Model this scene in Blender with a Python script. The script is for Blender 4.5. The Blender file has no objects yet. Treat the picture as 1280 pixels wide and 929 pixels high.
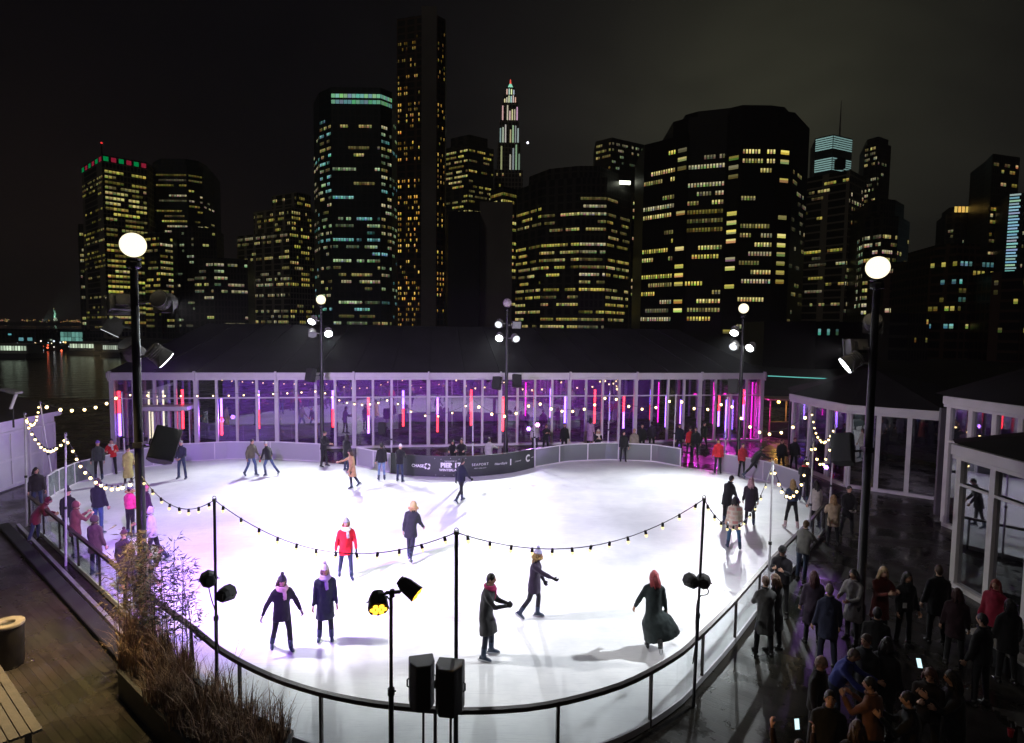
import bpy, bmesh, math, random
from mathutils import Vector, Matrix, noise
R = math.radians
random.seed(11)
scene = bpy.context.scene
COL = scene.collection

# ------------------------------------------------------------------ camera
FPX, PITCH, ROLL, EYE = 763.0, R(3.94), R(0.7), 7.1
_f = Vector((0, math.cos(PITCH), -math.sin(PITCH)))
_r0 = Vector((1, 0, 0)); _u0 = Vector((0, math.sin(PITCH), math.cos(PITCH)))
_r = _r0*math.cos(ROLL) + _u0*math.sin(ROLL)
_u = -_r0*math.sin(ROLL) + _u0*math.cos(ROLL)
camd = bpy.data.cameras.new('camera'); cam = bpy.data.objects.new('camera', camd); COL.objects.link(cam)
m3 = Matrix((_r, _u, -_f)).transposed()
cam.matrix_world = Matrix.Translation((0, 0, EYE)) @ m3.to_4x4()
camd.sensor_fit = 'HORIZONTAL'; camd.sensor_width = 36; camd.lens = FPX/1280*36
camd.clip_start = 0.2; camd.clip_end = 12000
scene.camera = cam

def ray(px, py):
    return _f + _r*((px-640)/FPX) + _u*((464.5-py)/FPX)
def gp(px, py, z=0.0):                       # survey: where the sight line meets a level plane
    d = ray(px, py); t = (z-EYE)/d.z
    return Vector((d.x*t, d.y*t, z))
def vp(px, py, Y):                           # survey: where the sight line reaches a distance
    d = ray(px, py); t = Y/d.y
    return Vector((d.x*t, Y, EYE+d.z*t))

# ------------------------------------------------------------------ materials
MATS = {}
def newmat(name):
    m = bpy.data.materials.new(name); m.use_nodes = True
    return m, m.node_tree.nodes, m.node_tree.links, m.node_tree.nodes['Principled BSDF']
def pbr(name, col, rough=0.6, metal=0.0, bump=0.0, bscale=30.0, var=0.0, vscale=4.0, spec=0.5, rvar=0.0, sheen=0.0, coat=0.0):
    if name in MATS: return MATS[name]
    m, N, L, b = newmat(name)
    b.inputs['Base Color'].default_value = (*col, 1)
    b.inputs['Roughness'].default_value = rough; b.inputs['Metallic'].default_value = metal
    b.inputs['Specular IOR Level'].default_value = spec
    if sheen: b.inputs['Sheen Weight'].default_value = sheen
    if coat: b.inputs['Coat Weight'].default_value = coat
    if var or bump or rvar:
        tc = N.new('ShaderNodeTexCoord')
    if var:
        n = N.new('ShaderNodeTexNoise'); n.inputs['Scale'].default_value = vscale; n.inputs['Detail'].default_value = 5
        L.new(tc.outputs['Object'], n.inputs['Vector'])
        r = N.new('ShaderNodeValToRGB')
        r.color_ramp.elements[0].position = .3; r.color_ramp.elements[1].position = .7
        r.color_ramp.elements[0].color = (*[c*(1-var) for c in col], 1)
        r.color_ramp.elements[1].color = (*[min(1, c*(1+var)) for c in col], 1)
        L.new(n.outputs['Fac'], r.inputs['Fac']); L.new(r.outputs['Color'], b.inputs['Base Color'])
    if rvar:
        n2 = N.new('ShaderNodeTexNoise'); n2.inputs['Scale'].default_value = vscale*.6; n2.inputs['Detail'].default_value = 4
        L.new(tc.outputs['Object'], n2.inputs['Vector'])
        mr = N.new('ShaderNodeMapRange'); mr.inputs[1].default_value = .35; mr.inputs[2].default_value = .65
        mr.inputs[3].default_value = max(.02, rough-rvar); mr.inputs[4].default_value = min(1, rough+rvar)
        L.new(n2.outputs['Fac'], mr.inputs[0]); L.new(mr.outputs[0], b.inputs['Roughness'])
    if bump:
        n3 = N.new('ShaderNodeTexNoise'); n3.inputs['Scale'].default_value = bscale; n3.inputs['Detail'].default_value = 6
        L.new(tc.outputs['Object'], n3.inputs['Vector'])
        bp = N.new('ShaderNodeBump'); bp.inputs['Strength'].default_value = bump; bp.inputs['Distance'].default_value = .02
        L.new(n3.outputs['Fac'], bp.inputs['Height']); L.new(bp.outputs['Normal'], b.inputs['Normal'])
    MATS[name] = m
    return m
def emit(name, col, s, sample='AUTO'):
    if name in MATS: return MATS[name]
    m = bpy.data.materials.new(name); m.use_nodes = True; N = m.node_tree.nodes; L = m.node_tree.links
    N.remove(N['Principled BSDF']); e = N.new('ShaderNodeEmission')
    e.inputs['Color'].default_value = (*col, 1); e.inputs['Strength'].default_value = s
    L.new(e.outputs[0], N['Material Output'].inputs['Surface'])
    try: m.cycles.emission_sampling = sample
    except Exception: pass
    MATS[name] = m
    return m
def glass(name, tint, refl=0.12, rough=0.02, body=0.0, bodycol=(.8, .8, .8)):
    if name in MATS: return MATS[name]
    m = bpy.data.materials.new(name); m.use_nodes = True; N = m.node_tree.nodes; L = m.node_tree.links
    N.remove(N['Principled BSDF'])
    t = N.new('ShaderNodeBsdfTransparent'); t.inputs[0].default_value = (*tint, 1)
    g = N.new('ShaderNodeBsdfGlossy'); g.inputs['Roughness'].default_value = rough
    fr = N.new('ShaderNodeLayerWeight'); fr.inputs['Blend'].default_value = .5      # facing term, the same from both sides of a pane
    pw_ = N.new('ShaderNodeMath'); pw_.operation = 'POWER'; pw_.inputs[1].default_value = 4.0; L.new(fr.outputs['Facing'], pw_.inputs[0])
    ad = N.new('ShaderNodeMath'); ad.operation = 'MULTIPLY_ADD'; ad.inputs[1].default_value = .8; ad.inputs[2].default_value = refl; ad.use_clamp = True
    L.new(pw_.outputs[0], ad.inputs[0])
    mx = N.new('ShaderNodeMixShader'); L.new(ad.outputs[0], mx.inputs[0]); L.new(t.outputs[0], mx.inputs[1]); L.new(g.outputs[0], mx.inputs[2])
    out = mx
    if body:
        d = N.new('ShaderNodeBsdfDiffuse'); d.inputs[0].default_value = (*bodycol, 1)
        tr = N.new('ShaderNodeBsdfTranslucent'); tr.inputs[0].default_value = (*bodycol, 1)
        m1 = N.new('ShaderNodeMixShader'); m1.inputs[0].default_value = .4; L.new(d.outputs[0], m1.inputs[1]); L.new(tr.outputs[0], m1.inputs[2])
        m2 = N.new('ShaderNodeMixShader'); m2.inputs[0].default_value = body; L.new(mx.outputs[0], m2.inputs[1]); L.new(m1.outputs[0], m2.inputs[2])
        out = m2
    L.new(out.outputs[0], N['Material Output'].inputs['Surface'])
    MATS[name] = m
    return m
def cloth(col, rough=.9):
    nm = 'cloth_%d_%d_%d' % tuple(int(c*255) for c in col)
    return pbr(nm, col, rough, bump=.35, bscale=60, var=.18, vscale=9, spec=.25, sheen=.15)

M_white = pbr('white_metal', (.72, .70, .72), .45, var=.06, vscale=3, bump=.05, bscale=12)
M_black = pbr('black_paint', (.018, .018, .020), .38, bump=.06, bscale=60)
M_blackm = pbr('black_matt', (.02, .02, .021), .75, bump=.2, bscale=120)
M_steel = pbr('galvanised_steel', (.42, .42, .44), .38, .8, var=.15, vscale=8)
M_dsteel = pbr('dark_steel', (.06, .06, .065), .38, .6, var=.2, vscale=8)
M_rail = pbr('handrail_bronze', (.045, .035, .032), .35, .3, var=.2, vscale=6)
M_skin = pbr('skin', (.52, .30, .21), .55, var=.10, vscale=14, spec=.4)
M_skin2 = pbr('skin_tan', (.36, .19, .12), .55, var=.10, vscale=14, spec=.4)
M_eye = pbr('eye_dark', (.02, .015, .012), .2)
M_lip = pbr('lip', (.38, .12, .11), .5)
M_sole = pbr('rubber_sole', (.02, .02, .02), .7)
M_blade = pbr('skate_blade', (.6, .6, .62), .2, 1.0)

# ------------------------------------------------------------------ mesh builder
class MB:
    def __init__(s): s.v = []; s.f = []; s.m = []; s.mi = 0; s.col = None; s.cols = []
    def add(s, vs, fs):
        o = len(s.v); s.v += [Vector(v) for v in vs]
        for f in fs: s.f.append([i+o for i in f]); s.m.append(s.mi); s.cols.append(s.col)
    def box(s, a, b, M=None):
        x0, y0, z0 = a; x1, y1, z1 = b
        vs = [Vector(p) for p in ((x0,y0,z0),(x1,y0,z0),(x1,y1,z0),(x0,y1,z0),(x0,y0,z1),(x1,y0,z1),(x1,y1,z1),(x0,y1,z1))]
        if M is not None: vs = [M @ v for v in vs]
        s.add(vs, [(3,2,1,0),(4,5,6,7),(0,1,5,4),(1,2,6,5),(2,3,7,6),(3,0,4,7)])
    def bar(s, p, q, w, h, up=(0,0,1)):            # rectangular bar from p to q
        p = Vector(p); q = Vector(q); d = (q-p); l = d.length
        if l < 1e-6: return
        d /= l; u = Vector(up)
        if abs(d.dot(u)) > .98: u = Vector((0, 1, 0))
        x = d.cross(u).normalized(); z = x.cross(d)
        M = Matrix((x, d, z)).transposed().to_4x4(); M.translation = p
        s.box((-w/2, 0, -h/2), (w/2, l, h/2), M)
    def rings(s, rs, cap=True, closed=True):
        n = len(rs[0]); o = len(s.v); vs = [p for r in rs for p in r]; fs = []
        for i in range(len(rs)-1):
            for j in range(n if closed else n-1):
                k = (j+1) % n
                fs.append((i*n+j, i*n+k, (i+1)*n+k, (i+1)*n+j))
        if cap and closed:
            fs.append(tuple(range(n-1, -1, -1))); fs.append(tuple(range((len(rs)-1)*n, len(rs)*n)))
        s.add(vs, fs)
    def tube(s, pts, rad, n=10, cap=True, flat=None, ref=None):
        pts = [Vector(p) for p in pts]
        if not isinstance(rad, (list, tuple)): rad = [rad]*len(pts)
        rs = []; prev = None
        for i, p in enumerate(pts):
            a = pts[max(0, i-1)]; b = pts[min(len(pts)-1, i+1)]
            d = (b-a).normalized() if (b-a).length > 1e-9 else Vector((0, 0, 1))
            if prev is None:
                u = Vector(ref) if ref is not None else (Vector((0, 0, 1)) if abs(d.z) < .9 else Vector((1, 0, 0)))
            else: u = prev
            x = (u - d*u.dot(d))
            if x.length < 1e-6: x = d.orthogonal()
            x.normalize(); y = d.cross(x); prev = x
            r = rad[i]; rx, ry = (r if isinstance(r, (tuple, list)) else (r, r))
            if flat: ry = ry*flat
            rs.append([p + x*rx*math.cos(2*math.pi*k/n) + y*ry*math.sin(2*math.pi*k/n) for k in range(n)])
        s.rings(rs, cap)
    def cyl(s, p, q, r0, r1=None, n=16): s.tube([p, q], [r0, r0 if r1 is None else r1], n)
    def sph(s, c, r, n=12, m=8, M=None):
        c = Vector(c)
        if not isinstance(r, (tuple, list)): r = (r, r, r)
        vs = []; fs = []
        vs.append(Vector((0, 0, r[2])))
        for i in range(1, m):
            t = math.pi*i/m
            for j in range(n):
                a = 2*math.pi*j/n
                vs.append(Vector((r[0]*math.sin(t)*math.cos(a), r[1]*math.sin(t)*math.sin(a), r[2]*math.cos(t))))
        vs.append(Vector((0, 0, -r[2])))
        for j in range(n): fs.append((0, 1+j, 1+(j+1) % n))
        for i in range(m-2):
            for j in range(n):
                a = 1+i*n+j; b = 1+i*n+(j+1) % n
                fs.append((a, a+n, b+n, b))
        l = len(vs)-1; o = 1+(m-2)*n
        for j in range(n): fs.append((l, o+(j+1) % n, o+j))
        if M is not None: vs = [M @ v for v in vs]
        s.add([v+c for v in vs], fs)
    def prism(s, poly, z0, z1):
        n = len(poly); vs = [(p[0], p[1], z0) for p in poly]+[(p[0], p[1], z1) for p in poly]
        fs = [tuple(range(n-1, -1, -1)), tuple(range(n, 2*n))]
        for i in range(n): fs.append((i, (i+1) % n, n+(i+1) % n, n+i))
        s.add(vs, fs)
    def quad(s, a, b, c, d): s.add([a, b, c, d], [(0, 1, 2, 3)])
    def torus(s, c, R0, r, n=20, k=8, M=None, sx=1, sy=1):
        rs = []
        vs = []; fs = []
        for i in range(n):
            a = 2*math.pi*i/n
            for j in range(k):
                b = 2*math.pi*j/k
                v = Vector(((R0+r*math.cos(b))*math.cos(a)*sx, (R0+r*math.cos(b))*math.sin(a)*sy, r*math.sin(b)))
                vs.append((M @ v if M is not None else v)+Vector(c))
        for i in range(n):
            for j in range(k):
                fs.append((i*k+j, ((i+1) % n)*k+j, ((i+1) % n)*k+(j+1) % k, i*k+(j+1) % k))
        s.add(vs, fs)
    def xf(s, M): s.v = [M @ v for v in s.v]; return s
    def merge(s, o):
        k = len(s.v); s.v += o.v
        s.f += [[i+k for i in f] for f in o.f]; s.m += o.m; s.cols += o.cols
    def mesh(s, name, mats, smooth=False, off=None):
        me = bpy.data.meshes.new(name)
        vs = [(v-off) if off is not None else v for v in s.v]
        me.from_pydata([tuple(v) for v in vs], [], s.f)
        for m in (mats if isinstance(mats, (list, tuple)) else [mats]): me.materials.append(m)
        me.polygons.foreach_set('material_index', s.m)
        if any(c is not None for c in s.cols):
            at = me.attributes.new('glow', 'FLOAT_COLOR', 'FACE')
            for i, c in enumerate(s.cols): at.data[i].color = (*c, 1) if c else (0, 0, 0, 1)
        if smooth: me.polygons.foreach_set('use_smooth', [True]*len(me.polygons))
        bm = bmesh.new(); bm.from_mesh(me)
        bmesh.ops.recalc_face_normals(bm, faces=bm.faces)
        bm.to_mesh(me); bm.free()
        me.update()
        return me
    def build(s, name, mats, parent=None, smooth=False, local=False, bevel=0, sharp=None):
        off = None
        if parent is not None and not local: off = Vector(parent['_base']) if '_base' in parent else None
        me = s.mesh(name, mats, smooth, off)
        o = bpy.data.objects.new(name, me); COL.objects.link(o)
        if parent is not None: o.parent = parent
        if '_base' not in o: o['_base'] = tuple(off) if off is not None else (0, 0, 0)
        if bevel:
            b = o.modifiers.new('bevel', 'BEVEL'); b.width = bevel; b.segments = 2; b.limit_method = 'ANGLE'; b.angle_limit = R(40)
        if smooth and sharp is not None:
            me.set_sharp_from_angle(angle=R(sharp))
        return o
def tag(o, label, cat, group=None, kind=None):
    if label: o['label'] = label
    if cat: o['category'] = cat
    if group: o['group'] = group
    if kind: o['kind'] = kind
    return o
def thing(name, loc, label, cat, group=None, kind=None):
    o = bpy.data.objects.new(name, None); COL.objects.link(o); o.location = loc; o.empty_display_size = .2
    o['_base'] = tuple(loc)
    return tag(o, label, cat, group, kind)
def clone(o, parent=None):
    c = o.copy(); COL.objects.link(c); c.parent = parent
    for ch in list(o.children): clone(ch, c)
    return c
def lamp(name, kind, loc, col, power, target=None, size=60, blend=.5, radius=.1):
    d = bpy.data.lights.new(name, kind); d.color = col; d.energy = power
    if kind == 'SPOT': d.spot_size = R(size); d.spot_blend = blend
    d.shadow_soft_size = radius
    o = bpy.data.objects.new(name, d); COL.objects.link(o); o.location = loc
    if target is not None:
        o.rotation_euler = (Vector(target)-Vector(loc)).to_track_quat('-Z', 'Y').to_euler()
    return o
def catmull(P, n=8, closed=False):
    out = []; L = len(P)
    P = [Vector(p) for p in P]
    rng = range(L) if closed else range(L-1)
    for i in rng:
        p1 = P[i]; p2 = P[(i+1) % L]
        p0 = P[(i-1) % L] if (closed or i > 0) else p1*2-p2
        p3 = P[(i+2) % L] if (closed or i+2 < L) else p2*2-p1
        for k in range(n):
            t = k/n
            out.append(.5*((2*p1)+(p2-p0)*t+(2*p0-5*p1+4*p2-p3)*t*t+(3*p1-p0-3*p2+p3)*t**3))
    if not closed: out.append(P[-1])
    return out
ORD = ['first', 'second', 'third', 'fourth', 'fifth', 'sixth', 'seventh', 'eighth', 'ninth', 'tenth', 'eleventh', 'twelfth', 'thirteenth',
       'fourteenth', 'fifteenth', 'sixteenth', 'seventeenth', 'eighteenth', 'nineteenth', 'twentieth', 'twenty-first', 'twenty-second', 'twenty-third', 'twenty-fourth', 'twenty-fifth']
# ------------------------------------------------------------------ world: night sky with light-polluted low cloud
W = bpy.data.worlds.new('World'); scene.world = W; W.use_nodes = True
N = W.node_tree.nodes; L = W.node_tree.links; bg = N['Background']
tc = N.new('ShaderNodeTexCoord')
def lobe(px, py, width, col):
    d = ray(px, py).normalized()
    dt = N.new('ShaderNodeVectorMath'); dt.operation = 'DOT_PRODUCT'; dt.inputs[1].default_value = d
    L.new(tc.outputs['Generated'], dt.inputs[0])
    a = N.new('ShaderNodeMath'); a.operation = 'ARCCOSINE'; a.use_clamp = False; L.new(dt.outputs['Value'], a.inputs[0])
    b = N.new('ShaderNodeMath'); b.operation = 'DIVIDE'; b.inputs[1].default_value = width; L.new(a.outputs[0], b.inputs[0])
    c = N.new('ShaderNodeMath'); c.operation = 'MULTIPLY'; L.new(b.outputs[0], c.inputs[0]); L.new(b.outputs[0], c.inputs[1])
    e = N.new('ShaderNodeMath'); e.operation = 'MULTIPLY'; e.inputs[1].default_value = -1; L.new(c.outputs[0], e.inputs[0])
    x = N.new('ShaderNodeMath'); x.operation = 'EXPONENT'; L.new(e.outputs[0], x.inputs[0])
    v = N.new('ShaderNodeVectorMath'); v.operation = 'SCALE'; v.inputs[0].default_value = col; L.new(x.outputs[0], v.inputs['Scale'])
    return v.outputs[0]
acc = None
for a in ((965, 150, .20, (.024, .0245, .014)), (960, 260, .36, (.0095, .0092, .0066)), (760, 180, .26, (.0065, .0058, .0056)), (60, 400, .22, (.012, .007, .005)),
          (1180, 230, .28, (.0085, .0080, .0070)), (420, 250, .5, (.0018, .0014, .0018))):
    o = lobe(*a)
    if acc is None: acc = o
    else:
        s = N.new('ShaderNodeVectorMath'); s.operation = 'ADD'; L.new(acc, s.inputs[0]); L.new(o, s.inputs[1]); acc = s.outputs[0]
ns = N.new('ShaderNodeTexNoise'); ns.inputs['Scale'].default_value = 2.6; ns.inputs['Detail'].default_value = 7; ns.inputs['Distortion'].default_value = .6
mp = N.new('ShaderNodeMapping'); mp.inputs['Scale'].default_value = (1, 1, 2.2); L.new(tc.outputs['Generated'], mp.inputs[0]); L.new(mp.outputs[0], ns.inputs['Vector'])
mr = N.new('ShaderNodeMapRange'); mr.inputs[1].default_value = .3; mr.inputs[2].default_value = .72; mr.inputs[3].default_value = .62; mr.inputs[4].default_value = 1.2
L.new(ns.outputs['Fac'], mr.inputs[0])
sc_ = N.new('ShaderNodeVectorMath'); sc_.operation = 'SCALE'; L.new(acc, sc_.inputs[0]); L.new(mr.outputs[0], sc_.inputs['Scale'])
sky = N.new('ShaderNodeTexSky'); sky.sky_type = 'NISHITA'; sky.sun_disc = False; sky.sun_elevation = R(-8); sky.sun_rotation = R(200)
sk = N.new('ShaderNodeVectorMath'); sk.operation = 'SCALE'; sk.inputs['Scale'].default_value = .01; L.new(sky.outputs[0], sk.inputs[0])
ad = N.new('ShaderNodeVectorMath'); ad.operation = 'ADD'; L.new(sc_.outputs[0], ad.inputs[0]); L.new(sk.outputs[0], ad.inputs[1])
ad2 = N.new('ShaderNodeVectorMath'); ad2.operation = 'ADD'; ad2.inputs[1].default_value = (.0013, .0012, .0018); L.new(ad.outputs[0], ad2.inputs[0])
L.new(ad2.outputs[0], bg.inputs['Color']); bg.inputs['Strength'].default_value = 1.0
scene.view_settings.view_transform = 'Standard'; scene.view_settings.look = 'None'; scene.view_settings.exposure = 0; scene.view_settings.gamma = 1
cy = scene.cycles
cy.use_denoising = True; cy.max_bounces = 6; cy.diffuse_bounces = 3; cy.glossy_bounces = 4; cy.transmission_bounces = 4; cy.transparent_max_bounces = 16
cy.caustics_reflective = False; cy.caustics_refractive = False; cy.sample_clamp_indirect = 4.0; cy.use_light_tree = True
cy.use_adaptive_sampling = True; cy.adaptive_threshold = .02

# ------------------------------------------------------------------ ground, ice, water
near_rail = [gp(x, y, 1.07) for x, y in ((36, 620), (145, 708), (193, 749), (240, 784), (277, 813.5), (330, 842), (386, 862), (439, 874.5), (489, 882), (551, 887.5), (605, 888),
    (678, 882), (752, 864.5), (800, 846), (850, 817), (873, 796), (914, 755.5), (956, 708), (980, 684), (1006, 658), (1032, 629))]
near_rail = [Vector((p.x, p.y, 0)) for p in near_rail]
far_right = [gp(x, y) for x, y in ((1000, 618), (959, 603), (933, 597), (897, 590))]
far_glass = [gp(x, y) for x, y in ((851, 584), (817, 578), (759, 575.5), (708, 578), (668, 585))]
far_ad = [gp(x, y) for x, y in ((668, 585), (640, 591.5), (605, 595.5), (577, 597), (549, 597), (511, 595), (489, 592))]
far_short = [gp(x, y) for x, y in ((489, 592), (467, 587.5), (446, 583))]
far_left = [gp(x, y) for x, y in ((401, 578), (345, 575), (284, 575), (232, 578), (176, 585.5), (145, 592), (121, 598.5))]
gate_left = [gp(x, y) for x, y in ((121, 598.5), (98, 604.5), (72, 616.5), (60, 625))]
outline = catmull(near_rail, 5) + far_right + far_glass[:-1] + catmull(far_ad, 3)[:-1] + far_short + far_left[:-1] + gate_left
def sheet(name, poly, z, mat):
    b = MB(); b.add([(p[0], p[1], z) for p in poly], [tuple(range(len(poly)))])
    me = b.mesh(name, mat); bm = bmesh.new(); bm.from_mesh(me); bmesh.ops.triangulate(bm, faces=bm.faces)
    for f in bm.faces:
        if f.normal.z < 0: f.normal_flip()
    bm.to_mesh(me); bm.free()
    o = bpy.data.objects.new(name, me); COL.objects.link(o); o['kind'] = 'structure'
    return o

# wet deck
m, N, L, b = newmat('wet_deck'); tc = N.new('ShaderNodeTexCoord')
mpn = N.new('ShaderNodeMapping'); mpn.inputs['Rotation'].default_value = (0, 0, R(38)); L.new(tc.outputs['Object'], mpn.inputs[0])
br = N.new('ShaderNodeTexBrick'); br.inputs['Scale'].default_value = 1.0; br.inputs['Brick Width'].default_value = 2.4; br.inputs['Row Height'].default_value = .145
br.inputs['Mortar Size'].default_value = .006; br.inputs['Mortar Smooth'].default_value = .4; br.inputs['Color1'].default_value = (.036, .031, .024, 1); br.inputs['Color2'].default_value = (.020, .017, .0135, 1); br.inputs['Mortar'].default_value = (.012, .011, .01, 1)
L.new(mpn.outputs[0], br.inputs['Vector'])
n1 = N.new('ShaderNodeTexNoise'); n1.inputs['Scale'].default_value = .55; n1.inputs['Detail'].default_value = 6; n1.inputs['Roughness'].default_value = .6; L.new(tc.outputs['Object'], n1.inputs['Vector'])
n2 = N.new('ShaderNodeTexNoise'); n2.inputs['Scale'].default_value = 18; n2.inputs['Detail'].default_value = 5; L.new(tc.outputs['Object'], n2.inputs['Vector'])
mr = N.new('ShaderNodeMapRange'); mr.inputs[1].default_value = .40; mr.inputs[2].default_value = .62; mr.inputs[3].default_value = .13; mr.inputs[4].default_value = .5; L.new(n1.outputs['Fac'], mr.inputs[0])
L.new(mr.outputs[0], b.inputs['Roughness']); b.inputs['Specular IOR Level'].default_value = .3
mxc = N.new('ShaderNodeMix'); mxc.data_type = 'RGBA'; mxc.blend_type = 'MULTIPLY'; mxc.inputs[0].default_value = .6
L.new(br.outputs['Color'], mxc.inputs[6]); L.new(n1.outputs['Color'], mxc.inputs[7]); L.new(mxc.outputs[2], b.inputs['Base Color'])
bp = N.new('ShaderNodeBump'); bp.inputs['Strength'].default_value = .5; bp.inputs['Distance'].default_value = .012
mm = N.new('ShaderNodeMath'); mm.operation = 'MULTIPLY_ADD'; mm.inputs[1].default_value = .35; L.new(n2.outputs['Fac'], mm.inputs[0])
iv = N.new('ShaderNodeMath'); iv.operation = 'SUBTRACT'; iv.inputs[0].default_value = 1; L.new(br.outputs['Fac'], iv.inputs[1]); L.new(iv.outputs[0], mm.inputs[2])
L.new(mm.outputs[0], bp.inputs['Height']); L.new(bp.outputs['Normal'], b.inputs['Normal'])
M_deck = m
deck = sheet('deck_ground', [(-75, -12), (75, -12), (75, 58), (-24, 57), (-75, 60)], 0, M_deck)

# ice
m, N, L, b = newmat('rink_ice'); tc = N.new('ShaderNodeTexCoord')
b.inputs['Base Color'].default_value = (.80, .82, .84, 1); b.inputs['Specular IOR Level'].default_value = .35
n1 = N.new('ShaderNodeTexNoise'); n1.inputs['Scale'].default_value = .35; n1.inputs['Detail'].default_value = 7; n1.inputs['Roughness'].default_value = .65; L.new(tc.outputs['Object'], n1.inputs['Vector'])
rp = N.new('ShaderNodeValToRGB'); rp.color_ramp.elements[0].position = .3; rp.color_ramp.elements[1].position = .68
rp.color_ramp.elements[0].color = (.56, .58, .61, 1); rp.color_ramp.elements[1].color = (.86, .87, .88, 1); L.new(n1.outputs['Fac'], rp.inputs['Fac'])
# skate scratches: long thin stretched noise in two directions
scr = None
for ang, s in ((20, 1.0), (-35, 1.4), (75, 1.2)):
    mp = N.new('ShaderNodeMapping'); mp.inputs['Rotation'].default_value = (0, 0, R(ang)); mp.inputs['Scale'].default_value = (.9*s, 17*s, 1)
    nn = N.new('ShaderNodeTexNoise'); nn.inputs['Scale'].default_value = 1; nn.inputs['Detail'].default_value = 2; nn.inputs['Distortion'].default_value = 2.2
    L.new(tc.outputs['Object'], mp.inputs[0]); L.new(mp.outputs[0], nn.inputs['Vector'])
    mr = N.new('ShaderNodeMapRange'); mr.inputs[1].default_value = .60; mr.inputs[2].default_value = .70; mr.inputs[3].default_value = 0; mr.inputs[4].default_value = 1; L.new(nn.outputs['Fac'], mr.inputs[0])
    if scr is None: scr = mr.outputs[0]
    else:
        mxx = N.new('ShaderNodeMath'); mxx.operation = 'MAXIMUM'; L.new(scr, mxx.inputs[0]); L.new(mr.outputs[0], mxx.inputs[1]); scr = mxx.outputs[0]
mx = N.new('ShaderNodeMix'); mx.data_type = 'RGBA'; mx.inputs[7].default_value = (.50, .52, .56, 1)
sm = N.new('ShaderNodeMath'); sm.operation = 'MULTIPLY'; sm.inputs[1].default_value = .42; L.new(scr, sm.inputs[0]); L.new(sm.outputs[0], mx.inputs[0]); L.new(rp.outputs['Color'], mx.inputs[6])
L.new(mx.outputs[2], b.inputs['Base Color'])
mr = N.new('ShaderNodeMapRange'); mr.inputs[3].default_value = .3; mr.inputs[4].default_value = .6; L.new(n1.outputs['Fac'], mr.inputs[0]); L.new(mr.outputs[0], b.inputs['Roughness'])
bp = N.new('ShaderNodeBump'); bp.inputs['Strength'].default_value = .15; bp.inputs['Distance'].default_value = .004; L.new(scr, bp.inputs['Height']); L.new(bp.outputs['Normal'], b.inputs['Normal'])
ice = sheet('ice_rink', outline, .03, m)
# kerb round the ice (its rim)
M_kick = pbr('kick_white', (.62, .62, .66), .5, var=.12, vscale=3)

# water, far shore
m, N, L, b = newmat('river_water'); tc = N.new('ShaderNodeTexCoord')
b.inputs['Base Color'].default_value = (.006, .007, .010, 1); b.inputs['Roughness'].default_value = .12
n1 = N.new('ShaderNodeTexNoise'); n1.inputs['Scale'].default_value = .35; n1.inputs['Detail'].default_value = 5; L.new(tc.outputs['Object'], n1.inputs['Vector'])
bp = N.new('ShaderNodeBump'); bp.inputs['Strength'].default_value = .5; bp.inputs['Distance'].default_value = .5; L.new(n1.outputs['Fac'], bp.inputs['Height']); L.new(bp.outputs['Normal'], b.inputs['Normal'])
sheet('river_water', [(-6000, -200), (6000, -200), (6000, 9000), (-6000, 9000)], -3.0, m)
M_land = pbr('shore_land', (.03, .03, .028), .9, var=.3, vscale=.05)
bb = MB(); bb.prism([(-230, 238), (0, 215), (45, 72), (900, 68), (900, 900), (-250, 950), (-200, 420)], -4, -1.2)
o = bb.build('city_land', M_land); o['kind'] = 'structure'
bb = MB(); bb.prism([(-3200, 3300), (200, 3300), (200, 3700), (-3200, 3700)], -4, 14)
o = bb.build('far_shore', M_land); o['kind'] = 'structure'

# faint glow of the city on the towers: one very weak sun
sd = bpy.data.lights.new('night_sun', 'SUN'); sd.energy = .07; sd.angle = R(10); sd.color = (1, .88, .78); so = bpy.data.objects.new('night_sun', sd); COL.objects.link(so); so.rotation_euler = (R(48), 0, R(-25))
# ------------------------------------------------------------------ rink barriers
def along(P, step):
    """points every step along polyline P (even split)"""
    d = [0]
    for a, b in zip(P, P[1:]): d.append(d[-1]+(b-a).length)
    n = max(1, round(d[-1]/step)); out = []
    for k in range(n+1):
        t = d[-1]*k/n; i = max(j for j in range(len(P)) if d[j] <= t+1e-6); i = min(i, len(P)-2)
        u = (t-d[i])/(d[i+1]-d[i]); out.append((P[i].lerp(P[i+1], u), t, i))
    return out, d
def arc_at(P, d, t):
    i = max(j for j in range(len(P)) if d[j] <= t+1e-6); i = min(i, len(P)-2)
    u = (t-d[i])/(d[i+1]-d[i]); p = P[i].lerp(P[i+1], u); g = (P[i+1]-P[i]).normalized()
    return p, g
Z = Vector((0, 0, 1))
def strip(mb, P, d, t0, t1, z0, z1, off=0.0, thick=.02, n=6):
    ring = []
    for k in range(n+1):
        p, g = arc_at(P, d, t0+(t1-t0)*k/n); nn = Vector((g.y, -g.x, 0))
        a = p+nn*(off-thick/2); c = p+nn*(off+thick/2)
        ring.append([a+Z*z0, c+Z*z0, c+Z*z1, a+Z*z1])
    mb.rings(ring)
G_clear = glass('clear_glass', (.95, .97, .97), .01)
G_green = glass('tinted_panel', (.62, .72, .69), .10, .06, .24, (.70, .76, .74))
G_frost = glass('frosted_panel', (.55, .57, .60), .10, .12, .60, (.82, .81, .86))

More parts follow.
